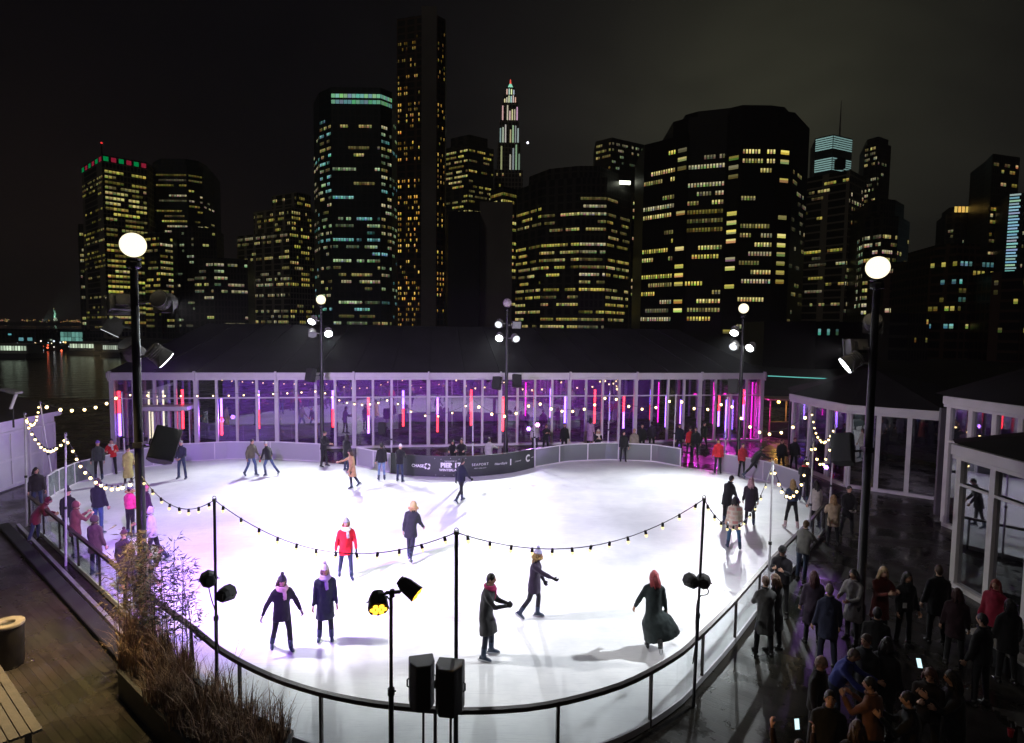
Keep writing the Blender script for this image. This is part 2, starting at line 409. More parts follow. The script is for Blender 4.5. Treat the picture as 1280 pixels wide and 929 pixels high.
def barrier(P, label, name, h, step, mframe, mglass, rail_w=.05, rail_h=.05, kick=None, mrail=None, group='barriers round the ice rink', posts_w=.05):
    base = P[0].copy(); t = thing(name, base, label, 'rink barrier', group)
    pts, d = along(P, step)
    mb = MB(); strip(mb, P, d, 0, d[-1], h-rail_h, h, 0, rail_w, max(4, int(d[-1]/.35))); mb.build('handrail', mrail or mframe, t)
    mb = MB(); strip(mb, P, d, 0, d[-1], .034, .034+(.13 if kick else .05), 0, .05, max(4, int(d[-1]/.35))); mb.build('kick_board', kick or mframe, t)
    for p, s, i in pts:
        mb = MB(); q, g = arc_at(P, d, min(max(s, .03), d[-1]-.03)); mb.bar(q+Z*.002, q+Z*(h-rail_h), posts_w, posts_w, up=g); mb.build('post', mframe, t)
    zk = .034+(.13 if kick else .05)
    for k in range(len(pts)-1):
        mb = MB(); strip(mb, P, d, pts[k][1]+posts_w/2+.004, pts[k+1][1]-posts_w/2-.004, zk+.003, h-rail_h-.003, 0, .012, 5); mb.build('glass_panel', mglass, t)
    return t
P = catmull(near_rail, 5)
# near railing: dark handrail, glass
barrier(P, 'long curved glass railing with dark bronze handrail round the near side of the ice', 'glass_railing', 1.10, 2.0, M_rail, G_clear, .085, .075, M_kick, M_rail)
barrier(far_left, 'white curved rink barrier in front of the left half of the long pavilion', 'rink_barrier', 1.0, 2.9, M_white, G_frost)
barrier(gate_left, 'short see-through greenish rink barrier beside the left white shed', 'rink_barrier', 1.0, 1.3, M_white, G_green)
barrier(far_short, 'short white rink barrier between the gate and the dark sponsor board', 'rink_barrier', 1.0, 1.4, M_white, G_frost)
barrier(far_glass, 'white framed glass rink barrier to the right of the dark sponsor board', 'rink_barrier', 1.0, 1.9, M_white, G_green)
barrier(far_right, 'white rink barrier at the far right corner with a skater pushing off it', 'rink_barrier', 1.0, 2.2, M_white, G_frost)

# sponsor board
M_adb = pbr('charcoal_board', (.030, .032, .036), .45, var=.15, vscale=2)
M_let = pbr('white_lettering', (.85, .85, .85), .6)
adP = catmull(far_ad, 8); adP = adP[::-1]      # left to right as seen
t = thing('sponsor_board', adP[0], 'curved charcoal sponsor board with white lettering facing the ice', 'rink barrier', 'barriers round the ice rink')
_, adD = along(adP, 1)
mb = MB(); strip(mb, adP, adD, 0, adD[-1], .034, 1.0, 0, .07, 40); mb.build('board', M_adb, t)
mb = MB(); strip(mb, adP, adD, 0, adD[-1], 1.003, 1.04, 0, .09, 40); mb.build('cap_rail', M_dsteel, t)
def lettering(txt, s_mid, z, size, shear=0, font_off=0, spacing=1.0):
    cu = bpy.data.curves.new('lettering', 'FONT'); cu.body = txt; cu.size = size; cu.align_x = 'CENTER'; cu.align_y = 'CENTER'; cu.shear = shear; cu.offset = font_off
    cu.space_character = spacing
    tmp = bpy.data.objects.new('lettering', cu); COL.objects.link(tmp); bpy.context.view_layer.update()
    me = bpy.data.meshes.new_from_object(tmp.evaluated_get(bpy.context.evaluated_depsgraph_get())); bpy.data.objects.remove(tmp); bpy.data.curves.remove(cu)
    for v in me.vertices:
        p, g = arc_at(adP, adD, min(max(s_mid+v.co.x, 0), adD[-1])); nn = Vector((g.y, -g.x, 0))
        v.co = p+nn*.041+Z*(z+v.co.y)-Vector(t['_base'])
    me.materials.clear(); me.materials.append(M_let)
    o = bpy.data.objects.new('lettering', me); COL.objects.link(o); o.parent = t
    return o
Ltot = adD[-1]
def sx(px):        # board position for a photographed column
    best = min(range(201), key=lambda k: abs((lambda p: (640+FPX*(_r.dot(p-Vector((0,0,EYE)))/_f.dot(p-Vector((0,0,EYE)))))-px)(arc_at(adP, adD, Ltot*k/200)[0])))
    return Ltot*best/200
lettering('CHASE', sx(522), .53, .20, font_off=.007)
lettering('PIER 17', sx(563), .60, .30, font_off=.018)
lettering('WINTERLAND', sx(563), .37, .165, font_off=.005)
lettering('THE ROOFTOP AT', sx(563), .80, .07)
for dx, z in ((-.75,.93),(-.45,.9),(.0,.95),(.4,.91),(.72,.94),(-.7,.14),(-.3,.12),(.15,.15),(.6,.12)):
    lettering('*', sx(563)+dx, z-.03, .10)
lettering('SEAPORT', sx(600.5), .60, .17, spacing=1.25)
lettering('NEW YORK CITY', sx(600.5), .42, .07, spacing=1.15)
lettering('HeartStyle', sx(625.5), .56, .16, shear=.3)
lettering('I', sx(637.5), .56, .42, font_off=.012)
lettering('CONVENE', sx(646.5), .56, .085, spacing=1.1)
lettering('canon', sx(665), .60, .10)
def emblem(smid, zc, octo):
    mb = MB()
    if octo:
        for k in range(4):
            a = math.pi/2*k
            q = [(.04, .13), (.10, .13), (.145, .085), (.145, .0), (.09, .0), (.09, .06), (.04, .06)]
            q = [(x*math.cos(a)-z*math.sin(a), x*math.sin(a)+z*math.cos(a)) for x, z in q]
            mb.add([(x, 0, z) for x, z in q], [tuple(range(len(q)))])
    else:
        for k in range(18):
            a0 = R(40+280*k/18); a1 = R(40+280*(k+1)/18)
            mb.quad(*[(r*math.cos(a), 0, r*math.sin(a)) for r, a in ((.10, a0), (.19, a0), (.19, a1), (.10, a1))])
    for i, v in enumerate(mb.v):
        p, g = arc_at(adP, adD, min(Ltot, smid+v.x)); nn = Vector((g.y, -g.x, 0)); mb.v[i] = p+nn*.041+Z*(zc+v.z)
    mb.build('emblem', M_let, t)
emblem(sx(534.5), .53, True); emblem(sx(659), .60, False)

# ------------------------------------------------------------------ glass pavilions
G_pav = glass('pavilion_glass', (.84, .85, .90), .30, .015)
M_roof = pbr('roof_membrane', (.026, .024, .028), .75, bump=.25, bscale=3, var=.25, vscale=.6)
M_frame = pbr('pavilion_frame', (.72, .69, .72), .42, var=.05, vscale=2)
M_inner = pbr('pavilion_inside', (.13, .12, .14), .6, var=.3, vscale=1)
def face_frame(t, A, B, zb, zt, n, main_every, mw=.20, sw=.13, transom=None, glassm=None, skip=()):
    """posts, panes and transoms of one glazed face from A to B"""
    g = (B-A).normalized(); Ltt = (B-A).length; nn = Vector((g.y, -g.x, 0))
    for k in range(n+1):
        p = A+g*(Ltt*k/n); main = (k % main_every == 0)
        w = mw if main else sw
        mb = MB(); mb.bar(p+Z*zb, p+Z*(zt-.002), w, w*.9, up=g); mb.build('column' if main else 'mullion', M_frame, t)
    for k in range(n):
        if k in skip: continue
        wa = (mw if k % main_every == 0 else sw)/2; wb = (mw if (k+1) % main_every == 0 else sw)/2
        a = A+g*(Ltt*k/n+wa+.002); b = A+g*(Ltt*(k+1)/n-wb-.002)
        mb = MB(); mb.bar(a+Z*(zb+zt)/2, b+Z*(zb+zt)/2, .012, zt-zb-.01, up=Z); mb.build('glass_pane', glassm or G_pav, t)
    if transom:
        for zz in transom:
            for k in range(n):
                wa = (mw if k % main_every == 0 else sw)/2; wb = (mw if (k+1) % main_every == 0 else sw)/2
                a = A+g*(Ltt*k/n+wa+.002)+nn*.05; b = A+g*(Ltt*(k+1)/n-wb-.002)+nn*.05
                if k % main_every == 0:
                    e = A+g*(Ltt*min(n, k+main_every)/n-mw/2-.002)+nn*.085
                    mb = MB(); mb.bar(a+nn*.035+Z*zz, e+Z*zz, .05, .07, up=Z); mb.build('transom', M_frame, t)
# main long pavilion
cA = Vector((-22.1, 33.6, 0)); cB = Vector((16.4, 39.9, 0)); g = (cB-cA).normalized(); nb = Vector((-g.y, g.x, 0))
PZ = 4.05
pv = thing('glass_pavilion', cA, 'long white framed glass pavilion with dark hipped roof and neon lights across the far side', 'pavilion', 'glass pavilions on the deck')
face_frame(pv, cA, cB, .12, PZ, 36, 4, .24, .15, (3.02,))
mb = MB(); mb.bar(cA+Z*.06, cB+Z*.06, .26, .116, up=Z); mb.build('sill', M_frame, pv)
cC = cB+nb*13; cD = cA+nb*13
face_frame(pv, cB+nb*.3, cC, .12, PZ, 10, 5, .24, .15, (3.02,))
face_frame(pv, cD, cA+nb*.3, .12, PZ, 10, 5, .24, .15, (3.02,))
def gutter(t, A, B, z, out=.25, h=.42):
    g2 = (B-A).normalized(); n2 = Vector((g2.y, -g2.x, 0))
    mb = MB()
    prof = [(0, 0), (out*.8, 0), (out*.8, h*.25), (out, h*.3), (out, h), (0, h)]
    mb.rings([[p+n2*x+Z*(z+y) for x, y in prof] for p in (A-g2*.12, B+g2*.12)]); mb.build('eaves_fascia', M_frame, t)
gutter(pv, cA, cB, PZ); gutter(pv, cB, cC, PZ); gutter(pv, cD, cA, PZ)
nmain = 9
for k in range(nmain+1):
    p = cA+g*((cB-cA).length*k/nmain); mb = MB(); mb.bar(p-nb*.27+Z*(PZ-.05), p-nb*.27+Z*(PZ+.50), .26, .09, up=g); mb.build('bracket', M_frame, pv)
rz = 7.25
def hip(t, A, B, C, D, z, zr, inset, ov=.22, name='roof'):
    gg = (B-A).normalized(); n3 = Vector((-gg.y, gg.x, 0)); mid = (D-A).length/2
    a = A-gg*ov-n3*ov+Z*z; b = B+gg*ov-n3*ov+Z*z; c = C+gg*ov+n3*ov+Z*z; d = D-gg*ov+n3*ov+Z*z
    r0 = A+gg*inset+n3*mid+Z*zr; r1 = B-gg*inset+n3*mid+Z*zr
    mb = MB()
    NN = 24
    for (p, q, u, v) in ((a, b, r0, r1), (c, d, r1, r0)):
        for k in range(NN):
            mb.quad(p.lerp(q, k/NN), p.lerp(q, (k+1)/NN), u.lerp(v, (k+1)/NN), u.lerp(v, k/NN))
    mb.add([b, c, r1], [(0, 1, 2)]); mb.add([d, a, r0], [(0, 1, 2)]); mb.add([a, b, c, d], [(3, 2, 1, 0)])
    return mb.build(name, M_roof, t)
hip(pv, cA, cB, cC, cD, PZ+.43, rz, 3.0)
for k in range(1, 18):          # seams of the roof membrane
    a = cA+g*((cB-cA).length*k/18)-nb*.2+Z*(PZ+.45); u = min(1, max(0, k/18)); r0 = cA+g*3+nb*6.5+Z*rz; r1 = cB-g*3+nb*6.5+Z*rz; b = r0.lerp(r1, u)
    mb = MB(); mb.bar(a+Z*.035, b+Z*.03, .09 if k % 2 == 0 else .04, .05); mb.build('roof_seam', M_roof, pv)
# inner back wall and floor, stage riser, inner doors
mb = MB(); mb.bar(cA+nb*9.5+g*3+Z*1.9, cB+nb*9.5-g*3+Z*1.9, .1, 3.7, up=Z); mb.build('inner_wall', M_inner, pv)
# entrance canopy and doors in the second bay
e0 = cA+g*1.6; e1 = cA+g*4.2
mb = MB(); mb.bar(e0-nb*.55+Z*2.55, e1-nb*.55+Z*2.55, 1.0, .22, up=Z); mb.build('canopy', M_frame, pv)
for k in range(4):
    a = e0+g*(.25+.55*k)-nb*.16; mb = MB()
    for s in (0, .5): mb.bar(a+g*s+Z*.13, a+g*s+Z*2.4, .06, .06, up=g)
    mb.bar(a+g*.03+Z*2.35, a+g*.47+Z*2.35, .05, .08); mb.bar(a+g*.03+Z*.20, a+g*.47+Z*.20, .05, .12); mb.build('door', M_frame, pv)

# neon tubes behind the glass
RED, VIO, MAG = (1, .03, .05), (.30, .10, 1), (1, .02, .55)
E_red = emit('neon_red', RED, 14); E_vio = emit('neon_violet', (.32, .13, 1), 15); E_mag = emit('neon_magenta', MAG, 5); E_wht = emit('neon_warm', (1, .85, .55), 3)
def on_facade(px, off):
    """point behind/in front of the facade line seen at column px"""
    d = ray(px, 500); d = Vector((d.x, d.y, 0)); o0 = cA+nb*off
    t2 = (o0.x*g.y-o0.y*g.x)/(d.x*g.y-d.y*g.x)
    return Vector((d.x*t2, d.y*t2, 0))
def z_at(p, py, px):
    d = ray(px, py); return EYE+d.z*(p.y/d.y)
tubes = [(149,489,545,'RV'),(228,487,536,'RR'),(276.5,497,544,'VR'),(323,488,536,'VR'),(371,497,543,'VV'),(416,488,534,'VR'),(460.5,497,542,'RV'),(504,488,533,'VR'),(547,497,540,'VR'),
    (589,487,532,'RR'),(629,495,539,'RR'),(668,487,530,'RV'),(706.5,495,530,'VV'),(743.6,487,529,'RR'),(780,495,535.5,'RV'),(813.6,487,525,'VR'),(833,495,534,'VV'),(899,495,533,'RV'),(930,487,525,'RV')]
cname = {'RV': 'red above violet', 'VR': 'violet above red', 'RR': 'all red', 'VV': 'all violet'}
for i, (px, y0, y1, c) in enumerate(tubes):
    p = on_facade(px, .35); za = z_at(p, y0, px); zb = z_at(p, y1, px)
    t = thing('neon_tube', p+Z*zb, f"{ORD[i]} vertical light tube from the long pavilion's left end, glowing {cname[c]}", 'light tube', 'vertical neon tubes in the long pavilion')
    zm = (za+zb)/2
    for (q0, q1, cc) in ((za, zm+.01, c[0]), (zm-.01, zb, c[1])):
        mb = MB(); mb.cyl(p+Z*q0, p+Z*q1, .06, n=10); mb.build('light_segment', E_red if cc == 'R' else E_vio, t, smooth=True, sharp=40)
    mb = MB(); mb.cyl(p+Z*za, p+Z*(za+.06), .05, n=10); mb.cyl(p+Z*zb, p+Z*(zb-.06), .05, n=10); mb.cyl(p+Z*(za+.06), p+Z*(PZ+.2), .008, n=6); mb.build('end_cap', M_blackm, t)
inner = [(657,478,520,'m',3.5),(688,486,522,'v',4),(754,484,520,'m',3),(762,492,525,'v',4),(823,478,528,'m',3),(851,500,535,'v',5),(892,478,530,'m',2.5),(908,500,545,'v',4),(940,478,560,'m',.9),(953,478,560,'m',.7)]  # last two glow in place of columns lit magenta
for i, (px, y0, y1, c, off) in enumerate(inner):
    p = on_facade(px, off); za = z_at(p, y0, px); zb = z_at(p, y1, px)
    mb = MB(); mb.cyl(p+Z*za, p+Z*zb, .04, n=8); o = mb.build('neon_tube', E_mag if c == 'm' else E_vio, None, smooth=True)
    tag(o, f"{'magenta' if c == 'm' else 'violet'} light tube deep inside the pavilion's right half, {ORD[i]} of these from the left", 'light tube', 'neon tubes deep inside the pavilion')
for i, (px, y0, y1) in enumerate(((186,490,548),(190,515,555),(196,495,550),(204,488,548))):
    p = on_facade(px, 1.4+.4*i); za = z_at(p, y0, px); zb = z_at(p, y1, px)
    mb = MB(); mb.cyl(p+Z*za, p+Z*zb, .05, n=8); o = mb.build('light_tube', E_wht, None, smooth=True)
    tag(o, f"warm white light tube inside the pavilion entrance, {ORD[i]} of four from the left", 'light tube', 'warm tubes inside the pavilion entrance')

# left shed
s0 = Vector((-21.35, 23.0, 0)); s1 = Vector((-21.75, 28.8, 0))
sh = thing('white_shed', s0, 'white shed with double doors and low dark roof at the left edge', 'shed')
gs = (s1-s0).normalized(); ns_ = Vector((gs.y, -gs.x, 0)); SH = 2.75
mb = MB(); mb.prism([s0, s1, s1-ns_*6, s0-ns_*6], 0.002, SH); mb.build('wall', M_white, sh)
M_door = pbr('shed_door', (.66, .65, .68), .4, var=.05, vscale=2)
for k in range(3):
    a = s0+gs*(.15+1.93*k)+ns_*.03; w = 1.75
    d_ = MB(); d_.bar(a+Z*1.28, a+gs*w+Z*1.28, .05, 2.4, up=Z); dd = d_.build('door', M_door, sh)
    mb = MB(); q = a+ns_*.035
    for za in (.14, 1.25, 2.42): mb.bar(q+gs*.06+Z*za, q+gs*(w-.06)+Z*za, .03, .10)
    for sa in (.0, w/2-.05, w-.1): mb.bar(q+gs*(sa+.05)+ns_*.004+Z*.09, q+gs*(sa+.05)+ns_*.004+Z*2.47, .08, .03, up=ns_)
    mb.build('door_frame', M_white, dd)
gutter(sh, s0-gs*.1, s1+gs*.1, SH, .22, .22)
mb = MB(); a, b = s0-gs*.3+ns_*.25+Z*(SH+.23), s1+gs*.3+ns_*.25+Z*(SH+.23); c, d = s1+gs*.3-ns_*3+Z*4.0, s0-gs*.3-ns_*3+Z*4.0; e, f = s1+gs*.3-ns_*6.2+Z*(SH+.2), s0-gs*.3-ns_*6.2+Z*(SH+.2)
mb.add([a, b, c, d, e, f], [(0, 1, 2, 3), (3, 2, 4, 5), (1, 4, 2), (0, 3, 5), (0, 5, 4, 1)]); mb.build('roof', M_roof, sh)

# right pavilions
def pavilion(pts, h, label, n, tran, back, mev=1, mw=.2, zr=1.6):
    t = thing('glass_pavilion', pts[0], label, 'pavilion', 'glass pavilions on the deck')
    for (A, B), k in zip(zip(pts, pts[1:]), n):
        face_frame(t, A, B, .14, h, k, mev, mw, .14, tran)
        mb = MB(); mb.bar(A+Z*.07, B+Z*.07, .24, .136, up=Z); mb.build('sill', M_frame, t)
        gutter(t, A, B, h, .25, .40)
    poly = [Vector((p.x, p.y, 0)) for p in pts]+[Vector((p.x, p.y, 0)) for p in back]
    c = sum(poly, Vector())/len(poly)
    mb = MB(); o = [(p+(p-c).normalized()*.2)+Z*(h+.41) for p in poly]; ap = c+Z*(h+.41+zr)
    for i in range(len(o)): mb.add([o[i], o[(i+1) % len(o)], ap], [(0, 1, 2)])
    mb.add(o, [tuple(range(len(o)-1, -1, -1))]); mb.build('roof', M_roof, t)
    mb = MB()
    for (A, B) in zip(back, back[1:]): mb.bar(A+Z*h/2, B+Z*h/2, .1, h-.3, up=Z)
    mb.build('back_wall', M_inner, t)
    return t
p1 = [Vector((15.1, 32.4, 0)), gp(1058, 609), gp(1172, 625)]
pavilion(p1, 3.45, 'small glass pavilion with white frame behind the right hanging speaker', (3, 3), None, [Vector((24, 30.5, 0)), Vector((22, 36, 0)), Vector((16.5, 36, 0))], zr=1.5)
p2 = [gp(1180, 657), Vector((16.6, 18.6, 0))]
pavilion(p2, 4.45, 'tall glass pavilion partly hidden behind the nearest right pavilion', (4,), (3.2,), [Vector((24, 17, 0)), Vector((24, 23.5, 0)), Vector((16.4, 23.2, 0))], zr=1.7)
p3 = [gp(1193, 733), Vector((12.6, 13.2, 0)), Vector((13.1, 8.5, 0))]
pavilion(p3, 3.65, 'nearest glass pavilion at the right edge with dark awning roof', (3, 3), (2.95,), [Vector((20, 8, 0)), Vector((20, 17.5, 0)), Vector((13.0, 17.5, 0))], zr=1.3)
# ------------------------------------------------------------------ lamp posts with globes and floodlights
E_globe = emit('globe_glow', (1, .88, .60), 1.65)
E_globe_dim = pbr('globe_unlit', (.75, .65, .68), .3)
E_flood = emit('flood_lens', (.93, .98, 1), 14)
E_dim = emit('flood_lens_dim', (.9, .95, 1), 1.2)
M_housing = pbr('flood_housing', (.26, .255, .245), .5, var=.15, vscale=6)
def flood(t, base, pos, aim, kind, lit):
    """one floodlight head as a part of post t, with lens sub-part"""
    pos = Vector(pos); d = (Vector(aim)-pos).normalized()
    rot = d.to_track_quat('Y', 'Z').to_matrix().to_4x4(); rot.translation = pos
    mb = MB()
    if kind == 'can':
        mb.tube([(0, -.24, 0), (0, -.22, 0), (0, -.02, 0), (0, .14, 0), (0, .16, 0)], [.10, .17, .19, .22, .22], 18)
        for k in range(4): mb.torus((0, -.18+.045*k, 0), .185, .012, 18, 5, Matrix.Rotation(R(90), 4, 'X').to_3x3())
    else:
        mb.box((-.22, -.10, -.17), (.22, .12, .17)); mb.box((-.25, .12, -.20), (.25, .15, .20)); mb.box((-.12, -.2, -.1), (.12, -.1, .1))
    for v in range(len(mb.v)): mb.v[v] = rot @ mb.v[v]
    mb.bar(Vector(base), pos-d*.05, .05, .05)
    mb.bar(pos-d*.02+Z*-.24, pos-d*.02+Z*.0, .42, .02, up=d)
    h = mb.build('floodlight', M_housing, t, smooth=True, sharp=35)
    mb = MB()
    if kind == 'can': mb.cyl((0, .161, 0), (0, .172, 0), .20, n=18)
    else: mb.box((-.22, .151, -.17), (.22, .158, .17))
    for v in range(len(mb.v)): mb.v[v] = rot @ mb.v[v]
    mb.build('lens', E_flood if lit == 2 else (E_dim if lit == 1 else M_steel), h)
    return pos+d*.22
def lamp_post(base, H, lit, label, r=.12):
    t = thing('lamp_post', base, label, 'lamp post', 'globe lamp posts round the ice rink')
    mb = MB(); mb.tube([base+Z*z for z in (.002, .06, .08, .7, .75, H*.5, H-.45)], [r*1.7, r*1.7, r*1.35, r*1.3, r, r*.95, r*.78], 18); mb.build('pole', M_black, t, smooth=True, sharp=35)
    mb = MB(); mb.tube([base+Z*z for z in (H-.44, H-.40, H-.30, H-.26, H-.22)], [r*.8, r*1.5, r*1.5, r*1.2, r*1.6], 18); mb.build('collar', M_black, t, smooth=True, sharp=35)
    mb = MB(); mb.sph(base+Z*(H+.06), .25, 28, 18); mb.build('globe', E_globe if lit else E_globe_dim, t, smooth=True)
    if lit: lamp('globe_lamp', 'POINT', base+Z*(H+.06), (1, .82, .52), 150, None, radius=.27)
    return t
# measured bases and heights
pl = gp(181.5, 812); zl = z_at(pl, 310, 165)
post1 = lamp_post(pl, zl, 1, 'tall black lamp post with lit globe standing at the left end of the glass railing', .096)
pr = gp(1073, 792); zr_ = z_at(pr, 338, 1101)
post2 = lamp_post(pr, zr_, 1, 'tall black lamp post with lit globe standing among people on the right deck', .10)
fps = []
for (px, py, gy, lit, lab) in ((403, 570, 376, 1, 'far lamp post with lit globe before the left half of the long pavilion'),
                               (632, 567, 380, 0, 'far lamp post with unlit pinkish globe before the middle of the long pavilion'),
                               (922, 585, 387, 1, 'far lamp post with lit globe at the right end of the long pavilion')):
    p = gp(px, py); H = z_at(p, gy, px); fps.append((lamp_post(p, H, lit, lab, .10), p, H))
C0 = Vector((-2, 19, 0))
def put_floods(t, p, H, lst):
    for (dx, dz, aim, kind, lit, pw, col, sz) in lst:
        pos = p+Vector((dx[0], dx[1], H+dz)); base = p+Vector((0, 0, H+dz-.05))
        e = flood(t, base, pos, aim, kind, lit)
        if pw: lamp('floodlight_beam', 'SPOT', e+(Vector(aim)-pos).normalized()*.1, col, pw, aim, sz, 1.0, .10)
CW, CC, CV = (1, .97, .94), (.93, .97, 1), (.72, .62, 1)
put_floods(post1, pl, zl, [((-.36, .1), -1.15, (-20, 25.5, 1.5), 'box', 1, 1500, (.86, .74, 1), 70), ((.55, .1), -1.1, (-8, 35, 3.2), 'can', 1, 5200, (1, .93, 1), 64),  # box and can beams added to brighten the shed and the pavilion front
    ((-.30, -.25), -1.65, (-11.5, 10.5, 0), 'box', 1, 7000, (1, .74, .36), 100), ((.42, .12), -2.25, (-1.5, 17.5, 0), 'can', 2, 3900, CW, 104), ((-.25, .25), -2.15, (-7, 20, 0), 'can', 1, 9000, (.46, .20, 1), 130)])  # warm box beam added to brighten the left deck
put_floods(post2, pr, zr_, [((-.38, .2), -2.1, (-.5, 16.5, 0), 'can', 2, 3700, CC, 104), ((-.15, .42), -1.75, (5, 37, 3.2), 'box', 1, 5200, (1, .92, 1), 56), ((.2, .4), -1.2, (15, 24, 2.5), 'can', 1, 700, (.9, .76, 1), 54)])  # box and last can beams added to brighten the pavilions
(q1, p1_, h1), (q2, p2_, h2), (q3, p3_, h3) = fps
put_floods(q1, p1_, h1, [((-.42, -.1), -1.05, (-13, 24, 0), 'can', 2, 5400, CC, 95), ((-.45, -.1), -1.75, (-7, 24, 0), 'can', 0, 0, CC, 0), ((.42, -.1), -1.7, (-6, 23, 0), 'can', 2, 4300, CC, 92)])
put_floods(q2, p2_, h2, [((-.45, -.1), -1.1, (-4, 20, 0), 'can', 1, 0, CC, 0), ((.5, -.1), -1.15, (4, 22, 4), 'box', 0, 0, CC, 0), ((-.42, -.15), -1.85, (-2, 23, 0), 'can', 2, 5600, CC, 92), ((.48, -.1), -1.9, (5, 21, 0), 'can', 1, 0, CC, 0)])
put_floods(q3, p3_, h3, [((-.45, -.1), -1.1, (7, 25, 0), 'can', 2, 4700, CC, 84), ((-.45, -.1), -1.85, (3, 22, 0), 'can', 1, 0, CC, 0), ((.4, -.15), -1.9, (3, 24, 0), 'can', 2, 2400, CC, 84)])

# ------------------------------------------------------------------ loudspeakers
M_cab = pbr('speaker_cabinet', (.022, .021, .022), .6, bump=.3, bscale=90)
M_grille = pbr('speaker_grille', (.035, .034, .036), .5, .3, bump=.9, bscale=160)
def speaker(label, c, w, d, h, yaw, tilt, roll=0, mount=None, group='black loudspeakers'):
    """trapezoid cabinet; grille towards local -Y; c is the cabinet centre"""
    c = Vector(c); t = thing('loudspeaker', c, label, 'loudspeaker', group)
    M = Matrix.Translation(c) @ Matrix.Rotation(R(yaw), 4, 'Z') @ Matrix.Rotation(R(tilt), 4, 'X') @ Matrix.Rotation(R(roll), 4, 'Y')
    prof = [(-w/2, -d/2), (w/2, -d/2), (w/2, d*.05), (w*.27, d/2), (-w*.27, d/2), (-w/2, d*.05)]
    mb = MB(); mb.prism(prof, -h/2, h/2); mb.xf(M); mb.build('cabinet', M_cab, t, bevel=.02)
    mb = MB(); mb.box((-w/2+.02, -d/2-.014, -h/2+.025), (w/2-.02, -d/2-.001, h/2-.025)); mb.xf(M); mb.build('grille', M_grille, t, bevel=.006)
    mb = MB()
    for s in (-1, 1): mb.tube([M @ Vector((s*(w/2+.002), -.05, -.07)), M @ Vector((s*(w/2+.03), -.05, -.05)), M @ Vector((s*(w/2+.03), -.05, .05)), M @ Vector((s*(w/2+.002), -.05, .07))], .012, 6)
    mb.build('handle', M_blackm, t)
    if mount is not None:
        mb = MB(); m0 = Vector(mount); m1 = M @ Vector((0, d/2+.01, 0)); mid = (m0+m1)/2
        mb.tube([m0, mid+Z*.0, m1], .022, 8); mb.box(tuple(m0-Vector((.1, .1, .06))), tuple(m0+Vector((.1, .1, .06)))); mb.build('bracket', M_black, t)
    return t
a = vp(205, 557, pl.y-.15); speaker('large black loudspeaker bracketed to the left lamp post, tilted down to the ice', a, .50, .40, .72, 38, -24, 20, (pl.x+.02, pl.y, z_at(pl, 556, 173)))
a = vp(1055, 562, pr.y+.1); speaker('black loudspeaker bracketed to the right lamp post, tilted down to the ice', a, .46, .40, .70, -52, -24, -14, (pr.x-.02, pr.y, z_at(pr, 562, 1088)))
for (q, p, ss) in ((q1, p1_, ((-.52, 469, 'left of the far left lamp post'),)), (q2, p2_, ((-.5, 479, 'left of the middle far lamp post'), (.55, 476, 'right of the middle far lamp post, the more tilted'))), (q3, p3_, ((-.42, 483, 'on the far right lamp post'),))):
    for dx, py, lab in ss:
        z = z_at(p, py, 640+FPX*p.x/p.y); speaker('small loudspeaker hanging '+lab, p+Vector((dx, -.12, z)), .5, .42, .72, -30*(1 if dx > 0 else -1)*-1, -16, 8 if dx > 0 else -4, tuple(p+Z*z))
zs = gp(478, 572); speaker('small black loudspeaker on a stand behind the dark sponsor board', zs+Z*1.62, .40, .34, .66, 0, -5)
def tripod(name, base, top, label, cat='speaker stand', spread=.45, r=.019):
    t = thing(name, base, label, cat)
    mb = MB(); mb.tube([base+Z*.12, base+Z*(top*.55)], r*1.5, 10); mb.tube([base+Z*(top*.55), base+Z*top], r, 10); mb.build('pole', M_black, t, smooth=True, sharp=35)
    for k in range(3):
        a = R(30+120*k); d = Vector((math.cos(a), math.sin(a), 0)); mb = MB(); mb.tube([base+Z*.75+d*.03, base+d*spread+Z*.012], r*.8, 8); mb.bar(base+Z*.35+d*.02, base+d*spread*.55+Z*.34, .02, .012); mb.build('leg', M_black, t)
    mb = MB(); mb.cyl(base+Z*(top*.55-.06), base+Z*(top*.55+.04), r*2, n=10); mb.cyl(base+Z*(top*.55)+Vector((r*1.5, 0, 0)), base+Z*(top*.55)+Vector((.07, 0, 0)), .012, n=8)
    mb.cyl(base+Z*.70, base+Z*.80, r*2.1, n=10); mb.build('clamp', M_blackm, t)
    return t
tripod('speaker_stand', zs, 1.28, 'thin black stand carrying the small speaker behind the sponsor board')
ya = 8.75
s1c = vp(527, 856, ya); s2c = vp(561.5, 858.5, ya-.1)
tripod('speaker_stand', Vector((s1c.x+.02, ya+.05, 0)), s1c.z-.37, 'black stand under the left of the two foreground speakers')
tripod('speaker_stand', Vector((s2c.x+.02, ya-.05, 0)), s2c.z-.37, 'black stand under the right of the two foreground speakers')
speaker('left of two black loudspeakers side by side in the foreground, turned aside', s1c+Vector((0, .05, 0)), .37, .36, .70, 195, 0)
speaker('right of two black loudspeakers side by side in the foreground, back edge towards us', s2c+Vector((0, -.02, 0)), .40, .36, .72, 172, 0)

